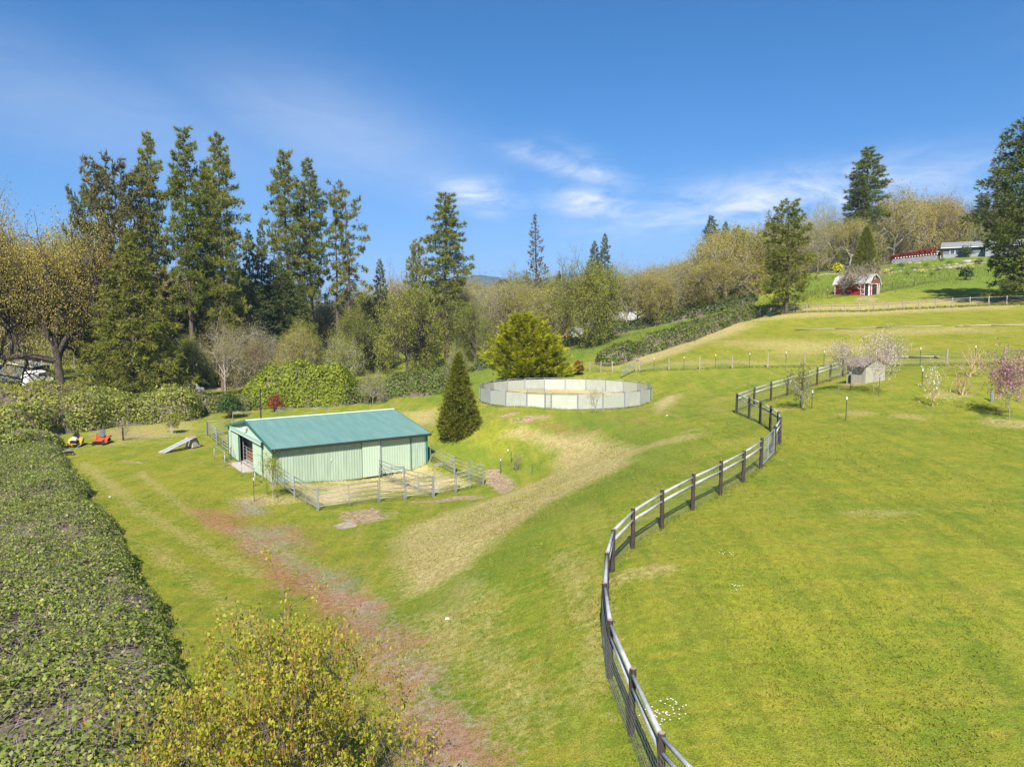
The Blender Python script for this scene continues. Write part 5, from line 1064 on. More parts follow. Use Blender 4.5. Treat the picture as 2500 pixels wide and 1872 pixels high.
# ---------------------------------------------------------------- white building behind the oaks
M['whitew'] = mat('white_siding', (.70, .71, .74), (.78, .79, .82), rough=.7); M['greyroof'] = mat('weathered_grey_roof', (.36, .36, .38), (.50, .50, .52), rough=.85, scale=2)
M['yellow'] = mat('yellow_panel', (.80, .58, .01), (.85, .64, .02), rough=.6); M['orange'] = mat('orange_pole', (.62, .16, .03), (.70, .20, .04), rough=.6)
def gabled(name, label, cat, px0, px1, basepy, depth, wall_h, rise, deep, rot, wm, rm, z0=None):
    a = P_depth(px0, basepy, depth); c = P_depth(px1, basepy, depth); Lx = c[0]-a[0]; z = h(a[0], a[1])-.2 if z0 is None else z0
    t = thing(name, label, cat, (a[0], a[1], z), rot)
    b = MB(); b.poly([(0, 0, -.5), (Lx, 0, -.5), (Lx, 0, wall_h), (Lx/2, 0, wall_h+rise), (0, 0, wall_h)]); b.build('wall', wm, t)
    b = MB(); b.poly([(Lx, 0, -.5), (Lx, deep, -.5), (Lx, deep, wall_h), (Lx, 0, wall_h)]); b.poly([(0, deep, -.5), (0, 0, -.5), (0, 0, wall_h), (0, deep, wall_h)]); b.poly([(Lx, deep, -.5), (0, deep, -.5), (0, deep, wall_h), (Lx/2, deep, wall_h+rise), (Lx, deep, wall_h)]); b.build('wall', wm, t)
    sl = rise/(Lx/2)
    for sg in (-1, 1):
        xe = Lx/2+sg*(Lx/2+.5); b = MB(); b.poly([(xe, -.5, wall_h-.5*sl+.08), (Lx/2, -.5, wall_h+rise+.08), (Lx/2, deep+.5, wall_h+rise+.08), (xe, deep+.5, wall_h-.5*sl+.08)][::sg]); b.build('roof', rm, t)
        MB().beam((xe, -.52, wall_h-.5*sl), (Lx/2, -.52, wall_h+rise), .06, .2).build('barge_board', M['white'], t)
    return t, Lx
wb, wl_ = gabled('white_house', 'low white house with weathered roof half hidden by oak trunks', 'house', 1382, 1424, 838, 142, 2.4, 1.5, 12, R(-28), M['whitew'], M['greyroof'])
MB().box((wl_*.24, -.12, 1.5), (1.0, .06, 1.3)).build('window', M['glass'], wb)
wb2, wl2 = gabled('long_grey_roofed_house', 'long house with grey metal roof behind the low white house', 'house', 1426, 1470, 822, 152, 3.4, 1.5, 18, R(-58), M['whitew'], M['tin'])
p = P_depth(1392, 828, 139); t = thing('yellow_board', 'bright yellow board standing in front of the white house gable', 'sign', (p[0], p[1], h(p[0], p[1])))
MB().box((0, 0, 1.3), (.85, .06, 1.4)).build('panel', M['yellow'], t)
for x in (-.3, .3): MB().tube([(x, .05, -.2), (x, .05, 1.2)], .04, 6).build('leg', M['galvdk'], t)
p = P_depth(1383, 828, 138); t = thing('orange_pole', 'slim orange pole beside the white house', 'pole', (p[0], p[1], h(p[0], p[1]))); MB().tube([(0, 0, -.2), (0, 0, 3.4)], [.08, .06], 7).build('shaft', M['orange'], t); MB().lathe((0, 0, 3.4), [(.07, 0), (.05, .06), (.01, .08)], 7).build('cap', M['orange'], t)
# ---------------------------------------------------------------- pump shed on the lawn
M['pump'] = mat('cream_pump_shed_wall', (.36, .345, .255), (.43, .41, .31), rough=.85, scale=2, stretch=(6, 6, .5)); M['brownsh'] = mat('brown_shingles', (.17, .125, .105), (.26, .20, .17), rough=.95, scale=6, bump=.5)
p = hit(2067, 935); q_ = hit(2123, 933); PW = float(np.hypot(q_[0]-p[0], q_[1]-p[1])); rz = math.atan2(q_[1]-p[1], q_[0]-p[0])-R(14)
t = thing('pump_shed', 'small cream pump shed with brown shingle roof among the blossom trees', 'shed', (p[0], p[1], p[2]-.02), rz)
b = MB(); n = 9
for k in range(n): MB().box((PW*(k+.5)/n, 0, .68), (PW/n-.008, .05, 1.5)).build('board', M['pump'], t)
MB().box((PW/2, 1.0, .65), (PW-.06, 1.9, 1.45)).build('wall', M['pump'], t)
for k in range(6):
    y0 = -.32+1.32*k/6; z0 = 1.42+k*.105+.02
    MB().poly([(-.15, y0, z0), (PW+.15, y0, z0), (PW+.15, y0+.26, z0+.095), (-.15, y0+.26, z0+.095)]).build('shingle_course', M['brownsh'], t)
MB().poly([(-.15, 1.0, 2.06), (PW+.15, 1.0, 2.06), (PW+.15, 2.3, 1.42), (-.15, 2.3, 1.42)]).build('roof', M['brownsh'], t)
for xx in (.03, PW-.03): MB().poly([(xx, .05, 1.4), (xx, 1.95, 1.4), (xx, 1.0, 2.0)]).build('gable', M['pump'], t)
MB().box((.32, -.06, .28), (.14, .06, .75)).build('access_flap', M['dark'], t)
# ---------------------------------------------------------------- hitching rails by the barn door
def hoop(pa, pb, label):
    a = hit(*pa); c = hit(*pb); L = float(np.hypot(c[0]-a[0], c[1]-a[1])); t = thing('hitching_rail', label, 'hitching rail', (a[0], a[1], a[2]), math.atan2(c[1]-a[1], c[0]-a[0]), 'hitching rails by the barn')
    z1 = c[2]-a[2]; HH = 1.28; r = .22
    for x, zz in ((0, 0), (L, z1)): MB().tube([(x, 0, zz-.2), (x, 0, HH-r+zz)], .036, 8).build('leg', M['galv'], t, smooth=True)
    arc = [(r-r*math.cos(q), 0, HH-r+r*math.sin(q)) for q in np.linspace(0, math.pi/2, 5)]+[(L-r+r*math.sin(q), 0, HH-r+z1+r*math.cos(q)) for q in np.linspace(0, math.pi/2, 5)]
    MB().tube(arc, .036, 8).build('rail', M['galv'], t, smooth=True)
hoop((549.5, 1139), (523.5, 1121), 'bent pipe hitching rail beside the water hydrant'); hoop((623, 1186), (590, 1164), 'bent pipe hitching rail in front of the open barn door')
# hydrant and hose
p = hit(564, 1120); t = thing('yard_hydrant', 'red-handled water hydrant at the barn corner', 'hydrant', (p[0], p[1], p[2]))
MB().tube([(0, 0, -.2), (0, 0, .95)], .03, 7).build('standpipe', M['gutter'], t); b = MB(); b.box((0, 0, 1.0), (.09, .09, .14)); b.tube([(0, 0, .95), (-.14, -.05, .9)], .025, 6); b.build('head', M['redp'], t); MB().beam((0, 0, 1.05), (.16, .06, 1.2), .03, .03).build('handle', M['redp'], t)
p = hit(556, 1122); b = MB(); pts = [(.32*math.cos(a)*(1+.1*math.sin(a*3)), .26*math.sin(a), .03+.012*a) for a in np.linspace(0, 6.28*3, 60)]; b.tube(pts, .018, 5); b.tube([pts[0], (.5, .1, .02), (.62, .05, .3), (.55, 0, .85)], .018, 5)
o = b.build('garden_hose', M['hose'], None, label='coiled green garden hose on the grass by the hydrant', category='hose'); o.location = (p[0], p[1], p[2]+.01)
# ---------------------------------------------------------------- loose stakes
def loose(px, base, hpx, cap, label, group='stakes on the grass', mt='tpost'):
    p = hit(px, base); hh = hpx*p[1]/FPX; t = thing('steel_stake', label, 'stake', (p[0], p[1], p[2]), .3, group)
    b = MB(); b.beam((0, 0, -.2), (0, 0, hh), .045, .012, (0, 1, 0)); b.beam((0, .018, -.2), (0, .018, hh), .012, .035, (0, 1, 0)); b.build('shaft', M[mt], t)
    if cap: MB().box((0, 0, hh-.06), (.06, .055, .17)).build('cap', M['white'], t)
    return t
loose(620.5, 1223, 58, True, 'green stake with white top in front of the barn sapling'); loose(652, 1206, 50, False, 'green stake behind the barn sapling'); loose(679, 1226, 60, False, 'rusty stake right beside the barn sapling', mt='tposty')
loose(2065, 1028.5, 60, True, 'white-capped stake alone on the open lawn'); loose(1982, 997, 44, True, 'white-capped stake right of the glossy evergreen sapling'); loose(1954, 996, 39, True, 'white-capped stake left of the glossy evergreen sapling'); loose(2076, 953, 45, True, 'white-capped stake in front of the pump shed')
loose(1826, 949, 28, False, 'thin brown stake on the grass inside the hooked fence', mt='tposty'); loose(2146, 967, 46, False, 'thin rusty stake beside the tallest blossom tree', mt='tposty'); loose(2251, 945, 44, True, 'white-capped stake left of the white pear sapling')
loose(1222, 1157, 38, True, 'white-capped stake on the bank below the round pen'); loose(1240, 1105, 8, True, 'short white-capped peg on the bank')
loose(1299, 1154, 20, False, 'low stake beside the bare bank sapling'); loose(1248, 1130, 30, False, 'thin stake behind the bare bank sapling')
# pole near the hedge behind the barn
p = P_depth(637, 1020, 82); MB().tube([(0, 0, -.3), (0, 0, 4.3)], [.09, .075], 8).build('pole', M['gutter'], None, label='dark wooden pole standing behind the barn by the hedge', category='pole').location = (p[0], p[1], h(p[0], p[1]))
# dark bollard and pipe on the lawn
p = hit(2420, 980); t = thing('standpipe', 'grey-green standpipe with cap beside the pink blossom tree', 'pipe', tuple(p)); MB().tube([(0, 0, -.2), (0, 0, .82)], .07, 9).build('pipe', M['galvdk'], t); MB().lathe((0, 0, .82), [(.08, 0), (.08, .07), (.03, .1)], 9).build('cap', M['barkt'], t); MB().box((.1, .02, .33), (.06, .1, .5)).build('guard', M['galv'], t)
# ---------------------------------------------------------------- slab cover, timbers, bits on the grass
a, c, d, e = hit(812, 1284), hit(855, 1273), hit(873, 1284), hit(830, 1292); o_ = (a+d)/2; b = MB(); q4 = [(p_-o_)[:2] for p_ in (a, e, d, c)]
b.v = [(x, y, -.1) for x, y in q4]+[(x*.98, y*.98, .035) for x, y in q4]; [b.face(f) for f in ((4, 5, 6, 7), (0, 1, 5, 4), (1, 2, 6, 5), (2, 3, 7, 6), (3, 0, 4, 7))]
b.build('cover_slab', mat('mossy_concrete', (.25, .18, .13), (.40, .35, .28), rough=.95, scale=2.5, bump=.4), None, label='square concrete cover slab set in the grass before the pens', category='slab').location = tuple(o_)
def timber(pxs, r, label, m='wood'):
    P = [hit(*q) for q in pxs]; o_ = P[0]; t = thing('lying_pole', label, 'pole', tuple(o_), 0, 'long poles lying in the upper paddock')
    for i, (a, c) in enumerate(zip(P[:-1], P[1:])): MB().tube([a-o_+np.array([0, 0, r*.9]), c-o_+np.array([0, 0, r*.9])], [r, r*.85], 7).build('pole_length', M[m], t, smooth=True)
timber([(1942, 806), (2040, 803.5), (2140, 800.5), (2300, 797)], .07, 'thin pale poles laid end to end across the upper paddock'); timber([(2334, 798), (2352, 797.8), (2420, 796.5), (2520, 795)], .10, 'thick pale poles laid end to end near the paddock edge', 'wood'); timber([(2156, 874), (2220, 873.5), (2283, 873), (2293, 875)], .10, 'pale pole lying behind the blossom trees', 'wood')
for px, py, lab in ((1092, 1511, 'small white litter scrap on the mown track'), (268, 1213, 'flat pale stone in the grass by the bramble'), (1628, 1015, 'white scrap beside the round pen slope')):
    p = hit(px, py); MB().box((0, 0, .03), (.13, .09, .04), rz=.4, taper=.8).build('scrap', M['white'], None, label=lab, category='scrap').location = tuple(p)
# daisies on the lawn
rs = np.random.RandomState(3); b = MB()
for cx, cy, n, sp_ in ((1625, 1737, 46, .26), (1772, 1353, 10, .2), (1803, 1435, 8, .16)):
    g = hit(cx, cy)
    for k in range(n):
        x = g[0]+rs.normal()*sp_; y = g[1]+rs.normal()*sp_*.7; z = h(x, y)+.05; r = .02; b.poly([(x+r*math.cos(a), y+r*math.sin(a), z+.004*(i % 2)) for i, a in enumerate(np.linspace(0, 6.28, 7)[:-1])])
b.build('daisies', M['white'], None, kind='stuff', label='white daisies in small patches on the lawn', category='flowers')
# ---------------------------------------------------------------- dog ramp
pa, pb, pc = hit(399, 1107), hit(470, 1092), hit(482, 1103); t = thing('plank_ramp', 'low ramp of pale planks resting on a concrete block', 'ramp', tuple(pa), math.atan2(pb[1]-pa[1]-.6, pb[0]-pa[0])); RLn = float(np.hypot(pb[0]-pa[0], pb[1]-pa[1]))
for y in (-.02, .42): MB().beam((0, y, .06), (RLn*.95, y, .82), .36, .06).build('plank', M['pole'], t)
for s in (.25, .5, .75): MB().beam((RLn*s, -.2, .82*s-.03), (RLn*s, .62, .82*s-.03), .1, .06, (0, 0, 1)).build('cleat', M['wooddk'], t)
MB().box((RLn*1.02, .2, .40), (1.05, .9, .9), taper=.55).build('support_block', M['slab'], t); MB().box((RLn*1.02, .2, .88), (.75, 1.15, .07)).build('top_slab', M['rockt'], t)
# ---------------------------------------------------------------- riding mowers
M['mowY'] = mat('mower_yellow', (.52, .29, .015), (.58, .33, .02), rough=.4, spec=.5); M['mowO'] = mat('mower_orange', (.50, .075, .02), (.56, .10, .03), rough=.4, spec=.5); M['mowC'] = mat('mower_cream', (.66, .60, .42), (.72, .66, .48), rough=.5); M['rubber'] = mat('tyre_rubber', (.018, .018, .018), (.03, .03, .03), rough=.9); M['seat'] = mat('grey_seat', (.10, .105, .115), (.16, .165, .18), rough=.7)
def wheel(t, x, y, r, w, rim):
    a = MB().lathe((x, y, r), [(r*.6, -w/2), (r*.93, -w/2), (r, -w*.28), (r, w*.28), (r*.93, w/2), (r*.6, w/2)], 16, 'y').build('wheel', M['rubber'], t, smooth=False); MB().lathe((x, y, r), [(.02, -w/2-.01), (r*.55, -w/2-.01), (r*.62, 0), (r*.55, w/2+.01), (.02, w/2+.01)], 12, 'y').build('rim', rim, a)
def loft(name, secs, m, t):
    """body lofted through cross-sections (x, half width, z low, z high)"""
    b = MB(); k = 8
    for x, hw, z0, z1 in secs:
        zc = (z0+z1)/2; hh = (z1-z0)/2
        for j in range(k): a = math.pi/8+j*2*math.pi/k; b.v.append((x, hw*1.08*max(-.93, min(.93, math.cos(a)*1.05)), zc+hh*1.08*max(-.93, min(.93, math.sin(a)*1.05))))
    for i in range(len(secs)-1):
        for j in range(k): b.face((i*k+j, i*k+(j+1) % k, (i+1)*k+(j+1) % k, (i+1)*k+j))
    b.face(list(range(k))[::-1]); b.face([(len(secs)-1)*k+j for j in range(k)]); return b.build(name, m, t)
# garden tractor with cream bonnet and yellow fenders; its front (+x) faces the camera
p = hit(183, 1090); t = thing('garden_tractor', 'yellow and cream riding mower with black grille parked by the bramble', 'mower', tuple(p), R(-72))
loft('bonnet', [(.05, .27, .50, .92), (.35, .27, .48, .93), (.62, .25, .46, .86), (.72, .18, .46, .72)], M['mowC'], t); loft('grille', [(.60, .24, .40, .76), (.76, .22, .38, .70)], M['dark'], t); loft('frame', [(-.75, .22, .28, .50), (.62, .20, .26, .48)], M['dark'], t)
for y in (-.42, .42): loft('fender', [(-.98, .17, .42, .66), (-.75, .18, .52, .78), (-.35, .18, .46, .72), (.10, .14, .26, .38)], M['mowY'], t).location = (0, y, 0)
loft('seat', [(-.80, .24, .62, .74), (-.42, .25, .64, .76)], M['dark'], t); loft('seat_back', [(-.90, .22, .70, 1.22), (-.80, .25, .70, 1.20)], M['dark'], t)
MB().tube([(-.05, 0, .85), (-.22, 0, 1.05)], .03, 6).build('steering_column', M['dark'], t); b = MB(); b.tube([(-.24+.05*math.cos(a), .17*math.sin(a), 1.06+.14*math.cos(a)) for a in np.linspace(0, 6.28, 14)], .018, 5); b.build('steering_wheel', M['dark'], t)
b = MB(); b.box((.78, 0, .36), (.06, .62, .07)); b.build('bumper', M['mowY'], t); loft('cutting_deck', [(-.55, .58, .10, .26), (.30, .56, .10, .24)], M['mowY'], t)
for y in (-.38, .38): wheel(t, .50, y, .19, .16, M['mowC']); wheel(t, -.68, y*1.12, .27, .24, M['mowC'])
for y in (-.16, .16): MB().lathe((.75, y, .64), [(.01, .04), (.06, .03), (.07, 0)], 8, 'x').build('headlight', M['glass'], t)
# zero-turn mower, orange
p = hit(247, 1084); t = thing('zero_turn_mower', 'orange riding mower with grey high-backed seat and side discharge deck', 'mower', tuple(p), R(-80))
loft('body', [(-.85, .42, .40, .72), (-.4, .42, .38, .70), (.0, .30, .34, .56), (.45, .26, .30, .48)], M['mowO'], t); loft('seat', [(-.48, .25, .66, .80), (-.08, .26, .68, .80)], M['seat'], t); loft('seat_back', [(-.60, .22, .74, 1.36), (-.46, .26, .74, 1.32)], M['seat'], t)
for y in (-.5, .5): loft('fender', [(-.9, .14, .52, .74), (-.45, .15, .58, .80), (.02, .10, .36, .52)], M['mowO'], t).location = (0, y, 0)
for y in (-.36, .36): MB().tube([(-.05, y, .6), (-.02, y, .98), (.0, y*.35, 1.02)], .022, 6).build('control_lever', M['dark'], t)
loft('cutting_deck', [(-.35, .64, .12, .28), (.45, .62, .12, .26)], M['mowO'], t); b = MB(); b.poly([(-.1, -.62, .28), (.4, -.62, .26), (.35, -1.05, .10), (-.05, -1.05, .10)]); b.poly([(-.05, -1.05, .10), (.35, -1.05, .10), (.35, -1.05, .06), (-.05, -1.05, .06)]); b.build('discharge_chute', M['dark'], t); b = MB(); b.box((.62, 0, .33), (.10, .95, .09)); b.build('front_beam', M['dark'], t)
for y in (-.44, .44): wheel(t, .72, y, .16, .13, M['galv']); wheel(t, -.58, y*1.12, .26, .24, M['galv']); MB().tube([(.66, y, .36), (.72, y, .20)], .03, 6).build('caster_fork', M['dark'], t)
loft('footrest', [(.1, .3, .34, .38), (.6, .28, .30, .34)], M['seat'], t)
# walk-behind mower at the bramble edge
p = hit(168, 1110); t = thing('walk_mower', 'small black walk-behind mower in the bramble shade', 'mower', tuple(p), R(-150)); loft('deck', [(-.35, .26, .12, .30), (.35, .26, .12, .28)], M['dark'], t); loft('engine', [(-.14, .15, .28, .50), (.16, .15, .28, .47)], M['galvdk'], t); b = MB()
for y in (-.22, .22): b.tube([(-.32, y, .24), (-.75, y, .70), (-1.05, y, .95)], .014, 5)
b.tube([(-1.05, -.22, .95), (-1.05, .22, .95)], .014, 5); b.build('handle', M['galvdk'], t)
for x in (-.3, .3):
    for y in (-.3, .3): wheel(t, x, y, .11, .06, M['galv'])
p = hit(129, 1092); MB().beam((0, 0, -.1), (0, 0, .75), .1, .05).build('white_post', M['white'], None, label='short white post in the bramble beside the mowers', category='post').location = tuple(p)
# ---------------------------------------------------------------- vehicles and things seen between the trees
M['carw'] = mat('vehicle_white', (.72, .72, .73), (.78, .78, .79), rough=.35, spec=.5); M['cars'] = mat('vehicle_silver', (.36, .38, .40), (.42, .44, .46), rough=.3, metal=.4)
def van(px, base, depth, label, m, L=4.6, hh=2.1, rot=.3, cat='van', name='parked_van'):
    p = P_depth(px, base, depth); t = thing(name, label, cat, (p[0], p[1], h(p[0], p[1])), rot); w = .92
    loft('body', [(-L/2, w*.9, .35, hh*.82), (-L/2+.25, w, .3, hh*.98), (L*.12, w, .3, hh), (L*.24, w*.96, .3, hh*.93), (L*.36, w*.95, .3, hh*.58), (L/2-.1, w*.9, .32, hh*.5), (L/2, w*.8, .36, hh*.40)], m, t)
    MB().poly([(L*.245, -w*.8, hh*.88), (L*.245, w*.8, hh*.88), (L*.365, w*.8, hh*.60), (L*.365, -w*.8, hh*.60)]).build('windscreen', M['glass'], t)
    for y in (-w*1.005, w*1.005): MB().box((L*.05, y, hh*.74), (L*.3, .02, hh*.24)).build('side_window', M['glass'], t)
    for x in (-L*.3, L*.31):
        for y in (-w*.86, w*.86): wheel(t, x, y, .33, .2, M['galv'])
    return t
van(93, 930, 128, 'white box trailer seen through the oaks beside the massive trunk', M['carw'], 5.0, 2.9, 1.2, 'trailer', 'box_trailer'); van(465, 955, 116, 'silver car parked at the end of the gravel lane', M['cars'], 4.3, 1.55, .4, 'car', 'parked_car'); van(40, 928, 132, 'dark vehicle parked behind the oaks', M['seat'], 4.4, 1.7, .2, 'car', 'parked_car'); van(690, 885, 168, 'pale car parked beyond the lane among the pines', M['cars'], 4.4, 1.5, .1, 'car', 'parked_car')
p = P_depth(494, 982, 104); MB().lathe((0, 0, 0), [(.9, -.05), (.95, .15), (.7, .4), (.3, .55), (.05, .58)], 10).build('white_tarp', M['white'], None, label='white tarpaulin mound on the grass below the gravel lane', category='tarpaulin').location = (p[0], p[1], h(p[0], p[1]))
p = P_depth(772, 866, 178); t = thing('white_kiosk', 'narrow white cabin seen between the pine trunks', 'cabin', (p[0], p[1], h(p[0], p[1]))); MB().box((0, 0, 1.6), (.95, 1.2, 3.4)).build('wall', M['whitew'], t); MB().box((0, -.62, 1.3), (.6, .04, 2.2)).build('door', M['greyblock'], t); MB().box((0, 0, 3.36), (1.2, 1.5, .14)).build('roof', M['greyroof'], t)
gabled('lane_house', 'grey-roofed building low behind the pines across the lane', 'building', 455, 520, 900, 170, 2.6, 1.4, 8, R(10), M['cream'], M['shingle'])
gabled('carport', 'open metal-roofed shelter behind the oaks', 'building', -40, 75, 925, 140, 3.0, .8, 6, R(4), M['seat'], M['tin'])
p = P_depth(860, 868, 172); gabled('pale_outbuilding', 'pale blue outbuilding behind the yellow leafing tree', 'building', 845, 880, 884, 172, 2.3, 1.0, 5, R(-8), mat('pale_blue_wall', (.46, .52, .60), (.52, .58, .66), rough=.7), M['tin'])
# ---------------------------------------------------------------- small trees on the lawn
def small_tree(px, base, top, wpx, seed, mt, mb, label, cat='tree', lv=(6, 5, 4), leaf=.075, nleaf=8, up=.5, spread=.35, tr=.045, th=.35, lsp=.22, name='blossom_tree', asp=.8, wig=.14, crown='blossom'):
    p = hit(px, base); y = p[1]; Ht = (base-top)*y/FPX; tm, cm, ex, rad = broadleaf(seed, Ht, spread, Ht*th, M[mt], M[mb], lv, leaf, nleaf, tr=tr, up=up, lsp=lsp, wig=wig, asp=asp); sx = (wpx/2*y/FPX)/max(rad, .1); sx = min(max(sx, .6), 1.9)
    t = thing(name, label, cat, tuple(p-np.array([0, 0, .03])), seed*1.3, None, (sx, sx, 1)); obj('trunk', tm, t); obj(crown, cm, t, kind='stuff'); return t
small_tree(2048, 954, 832, 58, 71, 'f_blossom', 'barkg', 'white-pink blossom tree left of the pump shed', nleaf=9, lv=(7, 6, 5), up=.75, th=.8, tr=.05)
small_tree(2131, 965, 814, 66, 72, 'f_blossom', 'barkg', 'tallest white-pink blossom tree right of the pump shed', nleaf=10, lv=(8, 6, 5), up=.8, th=.8, tr=.05)
small_tree(2181, 913, 812, 66, 73, 'f_blossom', 'barkg', 'white-pink blossom tree behind the pump shed near the ground pole', nleaf=9, lv=(7, 6, 5), up=.7, th=.8, tr=.05)
small_tree(2464, 1025, 862, 110, 74, 'f_pink', 'barkg', 'pink blossom cherry tree with open vase-shaped crown', nleaf=12, lv=(8, 6, 5), leaf=.09, up=.75, spread=.4, th=.7, tr=.06)
small_tree(2277, 992, 890, 58, 75, 'f_white', 'barkt', 'small pear tree with sparse white blossom', lv=(6, 4, 3), nleaf=3, leaf=.09, lsp=.12, up=.7, spread=.4)
small_tree(2347, 963, 893, 54, 76, 'f_oakt', 'barkt', 'bare tan fruit tree with twisted limbs beside the pear tree', lv=(5, 4, 3), nleaf=1, leaf=.05, up=.6, spread=.5, name='fruit_tree', crown='buds', th=.22)
small_tree(2367, 921, 836, 92, 77, 'f_oakt', 'barkt', 'bare wide fruit tree with tan limbs by the field fence', lv=(6, 5, 4), nleaf=1, leaf=.05, up=.5, spread=.6, name='fruit_tree', crown='buds', th=.25)
small_tree(1960, 998, 892, 84, 78, 'f_mag', 'barkw', 'glossy evergreen sapling with spreading leaves beside the hooked fence', lv=(7, 4, 3), nleaf=6, leaf=.17, up=.55, spread=.4, name='evergreen_sapling', crown='foliage', asp=.5, lsp=.3)
small_tree(1452, 1009, 934, 40, 79, 'f_oakg', 'barkg', 'spindly sapling in front of the round pen', lv=(6, 4, 3), nleaf=3, leaf=.09, up=.7, name='sapling', crown='foliage')
small_tree(667, 1217, 1106, 36, 80, 'f_bright', 'barkw', 'slim staked sapling with fresh leaves at the barn corner', lv=(9, 5, 3), nleaf=6, leaf=.10, up=1.0, spread=.05, name='sapling', crown='foliage', th=.5)
small_tree(421, 1059, 1010, 42, 81, 'f_oakg', 'barkw', 'small yellow-green tree with pale trunk before the hedge', lv=(7, 5, 4), nleaf=9, leaf=.13, up=.8, spread=.1, name='small_tree', crown='foliage')
small_tree(301, 1076, 1012, 50, 82, 'f_grey', 'barkb', 'bare sapling in a black sleeve beside the orange mower', lv=(7, 5, 3), nleaf=2, leaf=.06, up=.8, name='sapling', crown='buds')
p = hit(301, 1076); MB().lathe((0, 0, 0), [(.07, -.1), (.075, .9), (.06, 1.35)], 8).build('trunk_sleeve', M['dark'], None, label='black plastic trunk guard on the bare sapling near the orange mower', category='trunk guard').location = tuple(p)
small_tree(1261, 1150, 1098, 24, 83, 'f_grey', 'barkb', 'bare thin sapling on the bank below the round pen', lv=(6, 4, 3), nleaf=1, leaf=.05, up=.9, spread=.1, name='sapling', crown='buds')
p = P_depth(2093, 717, 119); tm, cm, ex, rad = broadleaf(84, 5.2, .6, 1.2, M['f_grey'], M['barkb'], (8, 6, 5, 3), .10, 2, tr=.12, up=.4, lsp=.5); t = thing('bare_bush_tree', 'bare purple-brown twiggy tree in front of the red shed', 'tree', (p[0], p[1]-1.5, h(p[0], p[1]-1.5))); t.scale = (1.15, 1.0, 1); obj('trunk', tm, t); obj('crown', cm, t)
small_tree(595, 1015, 960, 40, 85, 'f_grey', 'barkb', 'thin leafless sapling at the hedge end left of the bow gates', lv=(6, 5, 3), nleaf=2, leaf=.08, up=.9, name='sapling', crown='buds')
# ---------------------------------------------------------------- thickets and hedges
def path_dist(P, half):
    P = np.asarray(P, float)
    def f(x, y):
        d = np.full(x.shape, 1e9)
        for a, b in zip(P[:-1], P[1:]):
            ab = b-a; t = np.clip(((x-a[0])*ab[0]+(y-a[1])*ab[1])/max(ab@ab, 1e-9), 0, 1); d = np.minimum(d, np.hypot(x-a[0]-ab[0]*t, y-a[1]-ab[1]*t))
        return half*(.8+.45*fnoise(x, y, 3.0, 33))-d
    return f, (P[:, 0].min()-half*1.4, P[:, 0].max()+half*1.4, P[:, 1].min()-half*1.4, P[:, 1].max()+half*1.4)
def poly_dist(P):
    P = np.asarray(P, float)
    def f(x, y):
        ins = np.zeros(x.shape, bool); d = np.full(x.shape, 1e9)
        for i in range(len(P)):
            a = P[i]; b = P[(i+1) % len(P)]; ins ^= ((a[1] > y) != (b[1] > y)) & (x < (b[0]-a[0])*(y-a[1])/((b[1]-a[1]) or 1e-9)+a[0])
            ab = b-a; t = np.clip(((x-a[0])*ab[0]+(y-a[1])*ab[1])/max(ab@ab, 1e-9), 0, 1); d = np.minimum(d, np.hypot(x-a[0]-ab[0]*t, y-a[1]-ab[1]*t))
        return np.where(ins, d, -d)+(fnoise(x, y, 1.6, 34)-.5)*.9+(fnoise(x, y, .6, 35)-.5)*.4
    return f, (P[:, 0].min()-.5, P[:, 0].max()+.5, P[:, 1].min()-.5, P[:, 1].max()+.5)
